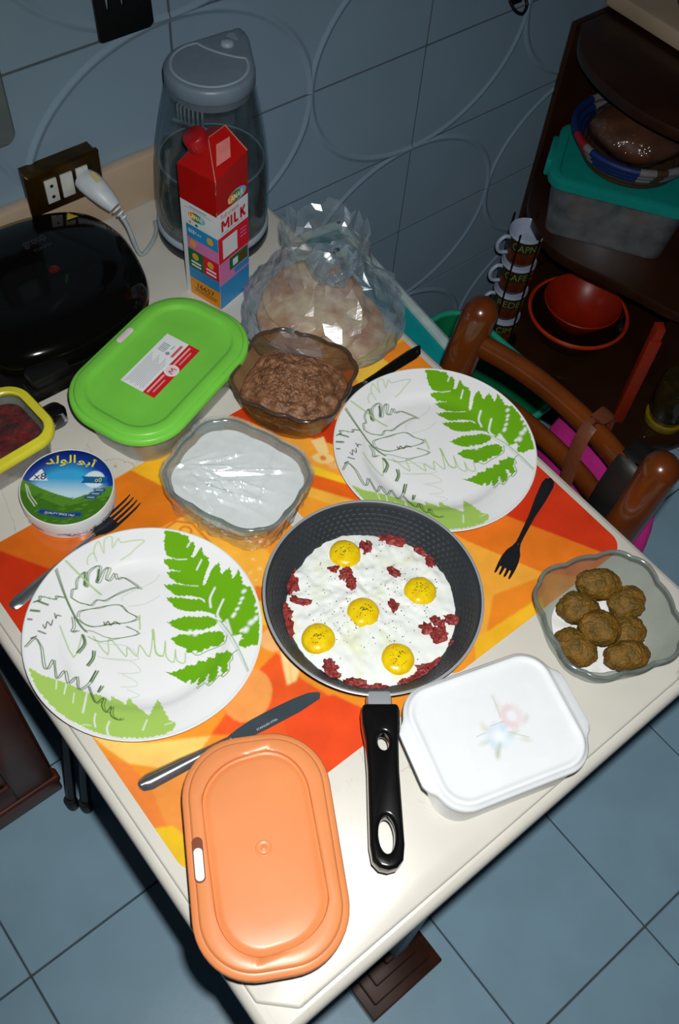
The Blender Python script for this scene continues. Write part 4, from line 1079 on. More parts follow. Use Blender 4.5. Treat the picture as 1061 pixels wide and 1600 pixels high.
for t, w in ((0.0155, 0.042), (0.0115, 0.040)): face_panel('L', 0.25, 0.25 + w / 0.064, t, t + 0.0012, i_txt, 'small_print', 0.0004)
for t, a, b in ((0.1615, 0.25, 0.72), (0.1580, 0.12, 0.86)): face_panel('L', a, b, t, t + 0.0010, i_grey if a < 0.2 else i_txt, 'small_print', 0.0004)
text('panel_lettering', '\ufefe\ufedf\ufeaa\ufe91', m_white_ink, mc, face_M('L', 0.36, 0.121), 0.022, 0.006)
for s, t in ((0.34, 0.0645), (0.34, 0.0585), (0.77, 0.0655), (0.77, 0.0590)): face_panel('L', s - 0.14, s + 0.14, t, t + 0.003, m_white_ink, 'small_print', 0.0004)
# right face
GLYPHS = {'M': [((0, 0), (0, 1)), ((0, 1), (0.5, 0.35)), ((0.5, 0.35), (1, 1)), ((1, 1), (1, 0))], 'I': [((0.5, 0), (0.5, 1))], 'L': [((0.1, 1), (0.1, 0.06)), ((0.1, 0.09), (0.95, 0.09))], 'K': [((0.1, 0), (0.1, 1)), ((0.1, 0.42), (0.95, 1)), ((0.35, 0.58), (1, 0))]}
def stroke_word(name, mat, face, s, t, w, h):
    """heavy block capitals"""
    adv = {'M': 1.25, 'I': 0.55, 'L': 0.95, 'K': 1.0}; tot = sum(adv[c] for c in 'MILK'); M = face_M(face, s, t); V, F = [], []
    x0 = -w / 2; u = w / tot; th = h * 0.115
    for c in 'MILK':
        gw = adv[c] * u - h * 0.26
        for a, b in GLYPHS[c]:
            A = Vector((x0 + h * 0.13 + a[0] * gw, (a[1] - 0.5) * h, 0)); B = Vector((x0 + h * 0.13 + b[0] * gw, (b[1] - 0.5) * h, 0))
            d = (B - A).normalized(); n = Vector((-d.y, d.x, 0)) * th; o = len(V)
            V += [tuple(M @ q) for q in (A - n, B - n, B + n, A + n)]; F.append((o, o + 1, o + 2, o + 3))
        x0 += adv[c] * u
    return mk(name, (V, F), mat, mc, None)
face_panel('R', 0.0, 1.0, 0.086, 0.131, i_red); face_panel('R', 0.14, 0.62, 0.091, 0.124, m_cwhite, 'blank_square', 0.0004); face_panel('R', 0.0, 1.0, 0.046, 0.086, i_pink); face_panel('R', 0.0, 1.0, 0.002, 0.046, i_blue)
face_panel('R', 0.34, 0.96, 0.062, 0.084, i_dgreen, 'picture', 0.0004); face_panel('R', 0.45, 0.62, 0.066, 0.078, m_cwhite, 'picture', 0.0005); face_panel('R', 0.68, 0.86, 0.066, 0.080, pmat('ink_brown', (96, 60, 30), 0.4), 'picture', 0.0005); face_panel('R', 0.5, 1.0, 0.05, 0.060, i_blue, 'picture', 0.0004)
stroke_word('product_lettering', i_lred, 'R', 0.52, 0.1475, 0.052, 0.0175); text('product_lettering', 'Full cream', i_lred, mc, face_M('R', 0.40, 0.1635), 0.036, 0.0074)
text('product_lettering', 'Straight from the farm', i_grey, mc, face_M('R', 0.50, 0.1352), 0.052, 0.0058)
for k in range(3): face_panel('R', 0.72, 0.92, 0.106 + 0.006 * k, 0.108 + 0.006 * k, i_pink, 'small_print', 0.0004)
face_panel('R', 0.0, 1.0, 0.1705, 0.177, m_cred)
disc('R', 0.64, 0.1815, 0.0190, 0.0098, i_lblue, 'logo_oval', 0.0005); disc('R', 0.57, 0.1810, 0.0145, 0.0088, i_logo_g, 'logo_oval', 0.0006); disc('R', 0.47, 0.1805, 0.0080, 0.0068, i_orange, 'logo_oval', 0.0007); text('logo_lettering', 'LAMAR', m_white_ink, mc, face_M('R', 0.60, 0.1812, 0.0010), 0.0290, 0.0086, 0.005)
# stuck-on barcode label on the slanted panel
pa, pb, pc = Vector(Ft), Vector(Rt), Vector(s1)
def top_pt(u, v): return tuple(pa + (pb - pa) * u + (pc - pa) * v + (pb - pa).cross(pc - pa).normalized() * 0.0009)
i_tag = pmat('price_label', (206, 120, 112), 0.5); i_bar = pmat('barcode_ink', (120, 50, 46), 0.5)
mk('barcode_label', ([top_pt(0.10, 0.28), top_pt(0.52, 0.20), top_pt(0.58, 0.62), top_pt(0.18, 0.72)], [(0, 1, 2, 3)]), i_tag, mc, None)
# ---------------------------------------------------------------- glass kettle
ket = thing('electric_kettle', 'glass electric kettle with grey lid against the tiled wall', 'kettle', (-0.107, -0.127, TZ + 0.0003), math.radians(29))
m_kglass = thin('kettle_glass', (232, 238, 240), 0.08, 0.07, 0.35, 0.05, (150, 162, 170), 0.12, 14, 2.5)
m_kgrey = pmat('kettle_grey_plastic', (112, 130, 146), 0.38, var=0.04, bump=0.08, bscale=500)
m_kgrey2 = pmat('kettle_pale_ring', (150, 166, 180), 0.35, var=0.03)
m_kdark = pmat('kettle_dark_trim', (26, 34, 44), 0.35)
m_heater = pmat('heating_plate', (150, 140, 126), 0.35, metal=0.4)
m_water = thin('kettle_water', (222, 228, 226), 0.08, 0.08, 0.3, 0.10, (120, 120, 116), 0.5, 26)
mk('kettle_base', lathe([(0, 0), (0.083, 0), (0.0845, 0.003), (0.0845, 0.014), (0.082, 0.017), (0.080, 0.020), (0, 0.020)], 72), m_kdark, ket, 40)
mk('base_ring', lathe([(0.0835, 0.0175), (0.0848, 0.0205), (0.0842, 0.026), (0.0815, 0.028), (0.080, 0.024)], 72), m_kgrey2, ket, 50)
mk('heating_plate', lathe([(0, 0.0205), (0.078, 0.0205), (0.078, 0.0235), (0.070, 0.025), (0.028, 0.025), (0.026, 0.028), (0, 0.028)], 64), m_heater, ket, 40)
kp = [(0.0815, 0.026), (0.0838, 0.05), (0.0842, 0.08), (0.0825, 0.115), (0.078, 0.15), (0.0715, 0.185), (0.0655, 0.21), (0.0605, 0.234)]
kall = kp + [(r - 0.003, z) for r, z in reversed(kp)]
mk('glass_jug', loft([[(x + 0.012 * max(0.0, (z - 0.03) / 0.204), y, z) for x, y in circ(r, 80)] for r, z in kall], False, False, True), m_kglass, ket, 60)
mk('water_highlight_ring', moved(lathe([(0.0768, 0.1215), (0.0776, 0.1225), (0.0768, 0.1235), (0.0740, 0.1228)], 64), (0.0054, 0, 0)), pmat('water_highlight_grey', (150, 158, 160), 0.2), ket, 60)  # pale grey ring, a highlight along the water's edge put in as colour
mk('water', lathe([(0, 0.0285), (0.0775, 0.0285), (0.0800, 0.05), (0.0804, 0.08), (0.0786, 0.115), (0.0772, 0.122), (0, 0.122)], 64), m_water, ket, 50)
mk('neck_ring', moved(lathe([(0.0540, 0.222), (0.0570, 0.2225), (0.0570, 0.237), (0.0540, 0.237)], 64), (0.0118, 0, 0)), pmat('neck_silver', (140, 148, 154), 0.3), ket, 40)
m_filter = pmat('filter_mesh', (104, 118, 128), 0.5)
spo = []
for k in range(7): spo.append(moved(box(-0.0012, 0.0012, -0.001, 0.001, 0.206, 0.228), (0.052 * math.cos(PI + (k - 3) * 0.12), 0.052 * math.sin(PI + (k - 3) * 0.12), 0)))
mk('spout_filter', join(*spo, moved(box(-0.001, 0.001, -0.026, 0.026, 0.203, 0.207), (-0.0505, 0, 0))), m_filter, ket, 30)
ket.scale = (1, 1, 1.05)
# lid: round plate running into the handle mount (local +x)
LCX, LCY = 0.012, 0.0
def lid_outline(s, n=72):
    """convex hull of the lid circle and the handle mount circle"""
    r1, r2, d = 0.0615 * s, 0.0615 * s - 0.040, 0.074
    al = math.acos((r1 - r2) / d)
    P = [(LCX + d + r2 * math.cos(t), LCY + r2 * math.sin(t)) for t in [-al + 2 * al * k / 17 for k in range(18)]]
    P += [(LCX + r1 * math.cos(t), LCY + r1 * math.sin(t)) for t in [al + (2 * PI - 2 * al) * k / (n - 19) for k in range(n - 18)]]
    return P
mk('lid', loft([at_z(lid_outline(0.97), 0.233), at_z(lid_outline(1.0), 0.2355), at_z(lid_outline(1.0), 0.248), at_z(lid_outline(0.975), 0.2525), at_z(lid_outline(0.93), 0.2540), at_z(lid_outline(0.85), 0.2545)]), m_kgrey, ket, 50)
ring = []
for k in range(40):
    a = 2 * PI * k / 40; x, y = 0.0505 * math.cos(a), 0.0520 * math.sin(a)
    ring.append((LCX + min(x, 0.030 + 4.0 * y * y), LCY + y, 0.2550))
mk('lid_ring', tube(smooth_path(ring, 2, True), 0.0022, 6, 1.0, 0.6, closed=True), m_kgrey2, ket, 60)
hp = smooth_path([(0.080, 0, 0.243), (0.096, 0, 0.240), (0.105, 0, 0.225), (0.110, 0, 0.195), (0.113, 0, 0.150), (0.110, 0, 0.095), (0.099, 0, 0.060), (0.082, 0, 0.046)], 5)
mk('handle', tube(hp, [0.012 + 0.004 * (1 - k / len(hp)) for k in range(len(hp))], 14, 1.25, 0.72, (0, 1, 0)), m_kgrey, ket, 60)
mk('lid_button', moved(lathe([(0.0, 0.0045), (0.0075, 0.004), (0.0092, 0.002), (0.0095, -0.002)], 28), (0.066, 0, 0.2550)), m_kgrey2, ket, 60)

# ---------------------------------------------------------------- bread in a plastic bag
m_bread = pmat('flat_bread_crust', (232, 208, 168), 0.75, col2=(176, 116, 62), scale=26, bump=0.3, bscale=120)
brd = [(-0.100, -0.395, 0.008, 0.088, 0.082, -25, 'pale flat bread loaf at the bottom of the plastic bag'), (-0.112, -0.383, 0.0265, 0.084, 0.076, 10, 'flat bread loaf in the middle of the bagged stack'), (-0.105, -0.376, 0.0455, 0.080, 0.072, 40, 'browned flat bread loaf on top inside the plastic bag')]
for i, (x, y, z, a, b, r, lab) in enumerate(brd):
    V, F = lathe([(0, 0.0), (0.7, 0.0), (0.93, 0.004), (1.0, 0.0095), (0.96, 0.015), (0.75, 0.0185), (0.4, 0.0195), (0, 0.020)], 48)
    V = [(vx * a * (1 + 0.04 * nz(vx * 2, vy * 2, i)), vy * b * (1 + 0.05 * nz(vx * 2, vy * 2, i + 9)), vz * (1 + 0.12 * nz(vx * 3, vy * 3, i + 3))) for vx, vy, vz in V]
    tag(mk('flat_bread', (V, F), m_bread, None, 60, loc=(x, y, TZ + z - 0.004), rot=(0.02 * (i - 1), 0.03 * i, math.radians(r))), lab, 'bread', 'flat breads in the plastic bag')
m_bag = thin('bag_film', (242, 246, 248), 0.22, 0.10, 0.35, 0.13, (190, 206, 220), 0.35, 20, 2.0)
n, rows = 46, []
def bagpt(a, t):
    # t: 0 bottom .. 1 top opening, leaning to the wall with a gathered neck
    ca, sa = math.cos(a), math.sin(a)
    base = 1 / ((abs(ca) ** 2.6 + abs(sa) ** 2.6) ** (1 / 2.6))
    prof = [(0.0, 0.60, 0.0015), (0.06, 0.93, 0.004), (0.25, 1.02, 0.022), (0.45, 1.0, 0.046), (0.6, 0.86, 0.066), (0.72, 0.68, 0.086), (0.82, 0.52, 0.108), (0.9, 0.44, 0.130), (1.0, 0.50, 0.158)]
    for (t0, r0, z0), (t1, r1, z1) in zip(prof, prof[1:]):
        if t <= t1:
            k = (t - t0) / (t1 - t0); r = r0 + (r1 - r0) * k; z = z0 + (z1 - z0) * k; break
    cr = nz(ca * 2.6 * r * 2, sa * 2.6 * r * 2, t * 7) * 0.10 + abs(nz(ca * 7, sa * 7, t * 12)) * 0.16 + abs(nz(ca * 15, sa * 15, t * 22)) * 0.07
    amp = 0.35 + 1.2 * t
    r *= 1 + cr * amp
    sh = max(0.0, t - 0.55) / 0.45
    x = 0.107 * base * ca * r - 0.004 * sh; y = 0.092 * base * sa * r + 0.030 * sh
    return (x, y, max(0.0015, z * (1 + 0.18 * nz(ca * 3, sa * 3, t * 5) * t)))
rnd = random.Random(12)
for k in range(24): rows.append([bagpt(2 * PI * (i + rnd.uniform(-0.35, 0.35) + 0.5 * (k % 2)) / n, min(1, max(0, (k + (rnd.uniform(-0.3, 0.3) if 0 < k < 23 else 0)) / 23))) for i in range(n)])
bag = thing('bread_bag', 'crumpled clear plastic bag holding flat bread beside the milk carton', 'plastic bag', (-0.100, -0.390, TZ + 0.0016), math.radians(-38))
V, F = loft(rows, True, False)
F = [t for f in F for t in ([f] if len(f) != 4 else ([(f[0], f[1], f[2]), (f[0], f[2], f[3])] if rnd.random() < 0.5 else [(f[1], f[2], f[3]), (f[1], f[3], f[0])]))]
mk('bag_body', (V, F), m_bag, bag, 9)
# torn, folded loops at the mouth
vals = []
for k in range(5):
    a0 = k * 1.3; P = []
    for j in range(14):
        t = j / 13
        P.append((0.012 + 0.040 * math.cos(a0 + t * 2.4) * (0.6 + 0.4 * nz(k, t * 3)), 0.012 + 0.032 * math.sin(a0 + t * 2.4), 0.098 + 0.022 * math.sin(t * PI) + 0.006 * nz(k * 2.3, t * 5)))
    vals.append(tube(P, [0.004 + 0.011 * math.sin(PI * (j + 0.5) / 14) for j in range(14)], 9, 1.0, 0.35, (0.3 * math.cos(k), 0.4, 1)))
mk('bag_mouth_fold', join(*vals), m_bag, bag, 25)

# ---------------------------------------------------------------- sandwich maker
m_gloss = pmat('gloss_black', (9, 8, 7), 0.10, var=0.05, spec=0.35)
m_matt = pmat('matt_black', (12, 12, 12), 0.45)
sm = thing('sandwich_maker', 'glossy black sandwich maker standing on the marble below the socket', 'sandwich maker', (-0.412, -0.163, TZ + 0.0003), 0)
half = [(0.0, 0.141), (0.058, 0.135), (0.108, 0.116), (0.138, 0.085), (0.150, 0.035), (0.144, -0.018), (0.130, -0.064), (0.105, -0.100), (0.066, -0.120), (0.0, -0.129)]
oc = [(x, y, 0) for x, y in half] + [(-x, y, 0) for x, y in reversed(half[1:-1])]
ol = [(p.x, p.y) for p in smooth_path(oc[::-1], 6, True)]
def sc(P, k, dx=0, dy=0): return [(x * k + dx, y * k + dy) for x, y in P]
mk('lower_shell', loft([at_z(sc(ol, 0.82), 0.006), at_z(sc(ol, 0.92), 0.010), at_z(sc(ol, 0.955), 0.022), at_z(sc(ol, 0.955), 0.043), at_z(sc(ol, 0.93), 0.045)]), m_matt, sm, 40)
mk('upper_shell', loft([at_z(sc(ol, 0.945), 0.047), at_z(sc(ol, 0.985), 0.048), at_z(sc(ol, 0.995), 0.056), at_z(sc(ol, 0.975), 0.068), at_z(sc(ol, 0.92), 0.079), at_z(sc(ol, 0.80), 0.087), at_z(sc(ol, 0.55), 0.0915), at_z(sc(ol, 0.25), 0.0925), at_z(sc(ol, 0.02), 0.093)]), m_gloss, sm, 60)
for x, y in ((0.08, 0.09), (-0.08, 0.09), (0.08, -0.09), (-0.08, -0.09)): mk('foot', lathe([(0, 0), (0.011, 0), (0.012, 0.003), (0.010, 0.008), (0, 0.008)], 20), m_matt, sm, 50, loc=(x, y, 0))
mk('front_grip', join(box(-0.095, -0.03, -0.140, -0.110, 0.026, 0.044), box(-0.09, -0.035, -0.142, -0.110, 0.050, 0.066)), m_matt, sm, 30, 0.005)
i_faint = pmat('faint_grey_ink', (52, 52, 58), 0.5); i_warn = pmat('warning_yellow', (190, 176, 20), 0.4); i_lamp = pmat('red_lamp', (74, 12, 4), 0.2); i_lampg = pmat('green_lamp', (16, 36, 10), 0.2)
text('maker_lettering', 'group', i_faint, sm, plane_M((0.030, 0.060, 0.0921), (1, 0.02, 0), (-0.02, 1, 0)), 0.034, 0.014)
text('maker_lettering', 'CUCINA', i_faint, sm, plane_M((0.034, 0.045, 0.0924), (1, 0.02, 0), (-0.02, 1, 0)), 0.028, 0.0055)
mk('warning_triangle', ([(0.0895, 0.078, 0.0893), (0.1075, 0.078, 0.0878), (0.0985, 0.094, 0.0868)], [(0, 1, 2)]), i_warn, sm, None)
mk('signal_lamp', moved(lathe([(0.008, -0.002), (0.0075, 0.0008), (0.004, 0.0016), (0, 0.0018)], 20), (0.024, -0.002, 0.0925)), i_lamp, sm, 60)
mk('signal_lamp', moved(loft([at_z(rr(0.004, 0.018, 0.0019, 4), -0.001), at_z(rr(0.004, 0.018, 0.0019, 4), 0.0008)]), (0.029, -0.027, 0.0925), -0.6), i_lampg, sm, 60)
pl = mk('power_plug', moved(loft([at_z(rr(0.030, 0.024, 0.011, 6), 0.0), at_z(rr(0.036, 0.030, 0.014, 6), 0.003), at_z(rr(0.036, 0.030, 0.014, 6), 0.020), at_z(rr(0.028, 0.022, 0.010, 6), 0.026)]), (0, 0, 0)), m_black, sm, 50, loc=(-0.082, -0.158, 0.0))
for dx in (-0.0085, 0.0085): mk('plug_pin', tube([(dx, -0.012, 0.022), (dx - 0.001, -0.019, 0.0245), (dx - 0.002, -0.026, 0.026)], 0.0023, 10), m_steel, pl, 60)

# ---------------------------------------------------------------- cutlery
m_cut = pmat('cutlery_steel', (170, 176, 184), 0.2, metal=0.85, var=0.04)
m_cutd = pmat('cutlery_dark_steel', (60, 62, 70), 0.22, metal=0.7, var=0.1)
def strip(path, widths, thick, crown=0.0):
    """flat tapering bar along +x: path of (x, z), half widths"""
    V, F = [], []
    for (x, z), w in zip(path, widths):
        V += [(x, -w, z), (x, -w * 0.5, z + thick * 0.8 + crown), (x, 0, z + thick + crown), (x, w * 0.5, z + thick * 0.8 + crown), (x, w, z), (x, 0, z - 0.0001)]
    n = len(path)
    for k in range(n - 1):
        for i in range(6):
            j = (i + 1) % 6
            F.append((k * 6 + i, k * 6 + j, k * 6 + 6 + j, k * 6 + 6 + i))
    F.append(tuple(range(5, -1, -1))); F.append(tuple((n - 1) * 6 + i for i in range(6)))
    return V, F
def fork(name, label, p0, p1, mat_h, mat_t, tines=4, t0=0.152, hx=0.121):
    """p0: handle end, p1: tine tips"""
    v = Vector((p1[0] - p0[0], p1[1] - p0[1], 0)); Lg = v.length
    root = thing(name, label, 'fork', (p0[0], p0[1], TZ + 0.0016), math.atan2(v.y, v.x))
    k = Lg / 0.19
    mk('handle', strip([(0.0, 0.002), (0.003 * k, 0.0022), (0.012 * k, 0.0022), (0.04 * k, 0.0022), (0.075 * k, 0.004), ((hx - 0.011) * k, 0.0065), ((hx + 0.004) * k, 0.0065)], [0.0025, 0.0062, 0.0082, 0.0072, 0.0042, 0.003, 0.0032], 0.0022), mat_h, root, 60)
    mk('fork_head', strip([(hx * k, 0.0065), (hx * k + (t0 - hx) * k * 0.22, 0.0062), (hx * k + (t0 - hx) * k * 0.42, 0.0055), (hx * k + (t0 - hx) * k * 0.68, 0.0042), (hx * k + (t0 - hx) * k * 0.92, 0.0035), ((t0 + 0.002) * k, 0.0035)], [0.003, 0.0052, 0.0092, 0.0112, 0.0115, 0.0113], 0.0014), mat_t, root, 60)
    for i in range(tines):
        y = (i - (tines - 1) / 2) * 0.0062
        mk('tine', strip([(t0 * k, 0.0034), ((t0 * 0.58 + 0.19 * 0.42) * k, 0.0038), ((t0 * 0.2 + 0.19 * 0.8) * k, 0.0056), (0.19 * k, 0.0078)], [0.0021, 0.0017, 0.0014, 0.0006], 0.0014), mat_t, root, 60, loc=(0, y, 0))
    return root
fork('fork', 'silver dinner fork pinned under the fern plate beside the cheese box', (-0.672, -0.534), (-0.477, -0.492), m_cut, m_cutd)
fork('fork', 'dark short fork lying between the fern plate and the falafel bowl', (-0.0215, -0.780), (-0.180, -0.849), m_cutd, m_cutd, 4, 0.172, 0.128)
kn = thing('table_knife', 'steel table knife half under the orange lidded box', 'knife', (-0.668, -0.801, TZ + 0.0016), math.atan2(-0.034, 0.219))
mk('handle', strip([(0, 0.002), (0.003, 0.0015), (0.012, 0.0008), (0.05, 0.0008), (0.085, 0.001), (0.108, 0.002)], [0.003, 0.007, 0.0095, 0.0085, 0.006, 0.0048], 0.006), m_cut, kn, 60)
bl = [(0.106, 0.0048), (0.118, 0.0075), (0.135, 0.0098), (0.16, 0.0105), (0.19, 0.0098), (0.208, 0.0078), (0.218, 0.0035)]
P = [(x, y - 0.001) for x, y in bl] + [(0.2195, 0.000)] + [(0.216, -0.0052), (0.19, -0.0082), (0.15, -0.0088), (0.122, -0.0082), (0.112, -0.0055), (0.106, -0.0048)]
mk('blade', prism(P[::-1], 0.0035, 0.0052), pmat('blade_steel', (84, 98, 108), 0.25, metal=0.5), kn, 30, 0.0004, 1)
face_txt = text('blade_mark', 'STAINLESS STEEL', pmat('etched_mark', (200, 206, 210), 0.5), kn, plane_M((0.150, -0.0045, 0.0054), (1, 0.02, 0), (-0.02, 1, 0)), 0.026, 0.0022)
k2 = thing('table_knife', 'black handled knife lying between the mash bowl and the fern plate', 'knife', (-0.012, -0.505, TZ + 0.0016), math.atan2(-0.010, -0.19))
mk('handle', strip([(0, 0.003), (0.004, 0.0015), (0.015, 0.001), (0.05, 0.001), (0.085, 0.001), (0.105, 0.002)], [0.003, 0.0075, 0.0098, 0.0088, 0.0066, 0.0055], 0.008), m_black, k2, 60)
mk('collar', strip([(0.104, 0.002), (0.109, 0.002)], [0.0057, 0.0055], 0.007), m_cut, k2, 60)
mk('blade', strip([(0.108, 0.003), (0.13, 0.003), (0.17, 0.003), (0.185, 0.003), (0.19, 0.003)], [0.006, 0.0078, 0.008, 0.006, 0.002], 0.0016), m_cutd, k2, 60)

# ---------------------------------------------------------------- socket, plug, spatula on the wall
m_brass = pmat('bronze_plate', (84, 62, 24), 0.3, metal=0.7, col2=(52, 36, 14), scale=20)
so = thing('wall_socket', 'bronze coloured socket plate with pale modules above the sandwich maker', 'socket', (-0.289, -0.0205, 0.8985), 0)
mk('cover_plate', moved(loft([at_z(rr(0.119, 0.070, 0.004, 4), 0.0), at_z(rr(0.119, 0.070, 0.004, 4), 0.004), at_z(rr(0.113, 0.064, 0.003, 4), 0.008)]), (0, 0, 0), 0, PI / 2), m_brass, so, 30)
mk('back_box', box(-0.055, 0.055, 0.0, 0.020, -0.014, 0.033), m_brass, so, 30)
m_module = pmat('module_white', (206, 210, 204), 0.4); m_hole = pmat('module_hole', (16, 16, 16), 0.6)
for i, x in enumerate((-0.024, 0.001, 0.026)):
    mo = mk('socket_module', box(x - 0.0095, x + 0.0095, -0.0115, -0.0075, -0.018, 0.020), m_module, so, 30, 0.001)
    if i == 0:
        for z in (-0.008, 0.010): mk('socket_hole', moved(lathe([(0, 0.0003), (0.0026, 0.0003), (0.0026, -0.001)], 18), (x, -0.0116, z), 0, PI / 2), m_hole, mo, 50)
pg = thing('white_plug', 'white mains plug with grey cord pushed into the bronze socket', 'plug', (-0.262, -0.032, 0.8995), 0)
m_plug = pmat('plug_white', (206, 214, 220), 0.4, bump=0.1); m_cord = pmat('grey_cord', (156, 168, 172), 0.5)
mk('plug_body', tube([(0, 0.0, 0), (0.002, -0.010, -0.001), (0.006, -0.026, -0.006), (0.011, -0.040, -0.014), (0.016, -0.052, -0.023)], [0.0165, 0.0185, 0.0175, 0.0150, 0.0105], 16, 1.05, 0.85), m_plug, pg, 50)
mk('plug_label', moved(box(-0.004, 0.004, -0.018, 0.0, 0, 0.0008), (0.006, -0.012, 0.0148), 0.15, 0.3), pmat('label_cream', (206, 190, 130), 0.5), pg, 30)
rib = [lathe([(0.0085, 0), (0.0092, 0.001), (0.0092, 0.003), (0.0085, 0.004)], 16)]
for k in range(3):
    q = Vector((0.0165 + 0.0022 * k, -0.054 - 0.005 * k, -0.0245 - 0.0045 * k)); dd = Vector((0.3, -0.75, -0.6)).to_track_quat('Z', 'Y').to_matrix().to_4x4()
    rib.append(xf(lathe([(0.004, 0), (0.0085 - 0.0012 * k, 0.0005), (0.0085 - 0.0012 * k, 0.003), (0.004, 0.0038)], 14), Matrix.Translation(q) @ dd))
mk('strain_relief', join(*rib[1:]), m_plug, pg, 40)
mk('cord', tube(smooth_path([(0.018, -0.058, -0.030), (0.022, -0.072, -0.048), (0.024, -0.083, -0.075), (0.030, -0.086, -0.094), (0.046, -0.080, -0.0955), (0.066, -0.066, -0.0955), (0.080, -0.050, -0.0955), (0.088, -0.034, -0.0955)], 6), 0.0034, 10), m_cord, pg, 60)
sp = thing('slotted_spatula', 'black slotted spatula hanging on the tiled wall', 'spatula', (-0.158, -0.012, 1.075), 0)
bl = [(-0.040, 0.003), (-0.036, 0.0), (0.038, 0.0), (0.044, 0.005), (0.040, 0.10), (0.030, 0.115), (0.008, 0.125), (0.008, 0.26), (-0.008, 0.26), (-0.008, 0.125), (-0.030, 0.115), (-0.042, 0.10)]
bm = bmesh.new(); V, F = prism(bl, 0.0, 0.004); vs = [bm.verts.new(v) for v in V]
for f in F: bm.faces.new([vs[i] for i in f])
bmesh.ops.recalc_face_normals(bm, faces=bm.faces)
me = bpy.data.meshes.new('spatula_blade'); bm.to_mesh(me); bm.free(); me.materials.append(m_matt)
so_ = put('spatula_blade', me, sp)
cut_and_bevel(so_, [prism([(x - 0.0015, 0.040), (x + 0.0015, 0.040), (x + 0.005, 0.085), (x - 0.005, 0.085)], -0.01, 0.02) for x in (-0.022, 0.0, 0.022)], 0.0006)
so_.rotation_euler = (PI / 2, 0, 0)
wd = thing('wall_switch_box', 'grey rounded wall box at the photo border above the sandwich maker', 'wall box', (-0.385, -0.0005, 1.045), 0)
mk('box_shell', moved(loft([at_z(rr(0.085, 0.115, 0.014, 5), 0.0), at_z(rr(0.085, 0.115, 0.014, 5), 0.020), at_z(rr(0.077, 0.107, 0.012, 5), 0.026)]), (0, 0, 0), 0, PI / 2), pmat('box_grey', (98, 108, 110), 0.4), wd, 40)
mk('box_button', moved(loft([at_z(rr(0.04, 0.06, 0.01, 5), 0.026), at_z(rr(0.036, 0.056, 0.009, 5), 0.030)]), (0.002, 0, 0.010), 0, PI / 2), pmat('button_pale', (150, 170, 184), 0.4), wd, 40)
hk = thing('wall_hook', 'small black metal hook high on the tiled wall', 'hook', (0.655, -0.004, 0.865), 0)
mk('hook_wire', tube(smooth_path([(-0.02, 0.0, 0.02), (-0.012, -0.012, 0.004), (0.004, -0.018, -0.003), (0.018, -0.012, 0.006), (0.016, -0.004, 0.018)], 5), 0.003, 8), m_matt, hk, 60)
mk('hook_plate', box(-0.012, 0.012, -0.004, 0.003, 0.010, 0.040), m_matt, hk, 30, 0.001)
# ---------------------------------------------------------------- brown cabinet left of the table
m_cab = pmat('cabinet_wood', (96, 46, 26), 0.42, col2=(70, 32, 18), scale=10, spec=0.3)
cb = thing('base_cabinet', 'dark brown wooden base cabinet with panelled door left of the table', 'cabinet', (-0.708, -0.452, 0), 0)
mk('carcass', box(-0.60, 0.0, 0.02, 0.44, 0.07, 0.765), m_cab, cb, 30, 0.002)
mk('plinth', box(-0.60, -0.0, 0.0, 0.43, 0.001, 0.075), m_cab, cb, 30, 0.004)
dr = mk('door', join(box(-0.075, -0.005, -0.001, 0.019, 0.08, 0.755), box(-0.42, -0.35, -0.001, 0.019, 0.08, 0.755), box(-0.35, -0.075, -0.001, 0.019, 0.08, 0.155), box(-0.35, -0.075, -0.001, 0.019, 0.685, 0.755)), m_cab, cb, 30, 0.003)
mk('door_moulding', join(box(-0.092, -0.074, 0.004, 0.018, 0.155, 0.685), box(-0.351, -0.333, 0.004, 0.018, 0.155, 0.685), box(-0.34, -0.08, 0.004, 0.018, 0.150, 0.170), box(-0.34, -0.08, 0.004, 0.018, 0.670, 0.690)), m_cab, dr, 30, 0.004)
mk('door_panel', join(box(-0.34, -0.085, 0.012, 0.019, 0.16, 0.68), box(-0.305, -0.12, 0.005, 0.019, 0.20, 0.64)), m_cab, dr, 30, 0.005)
mk('base_moulding', box(-0.60, 0.004, -0.006, 0.018, 0.055, 0.078), m_cab, cb, 30, 0.006, 3)
m_speck = pmat('speckled_tube', (34, 28, 28), 0.35, col2=(10, 8, 7), scale=300); m_rub = pmat('rubber_foot', (20, 13, 10), 0.5)
st = thing('folded_stand', 'two dark speckled legs with rounded feet beside the brown cabinet', 'stand', (-0.690, -0.505, 0), 0)
for x, y in ((-0.020, 0.012), (-0.002, -0.008)):
    lg = mk('leg', tube([(x, y, 0.03), (x + 0.039, y + 0.022, 0.23), (x + 0.078, y + 0.044, 0.43)], 0.0095, 14), m_speck, st, 60)
    mk('foot_cap', lathe([(0, 0.0), (0.007, 0.001), (0.0105, 0.006), (0.0115, 0.014), (0.0115, 0.045), (0.010, 0.048), (0, 0.048)], 20), m_rub, lg, 60, loc=(x, y, 0.0005))
mk('crossbar', tube([(0.058, 0.056, 0.43), (0.076, 0.036, 0.43)], 0.008, 10), m_speck, st, 60)

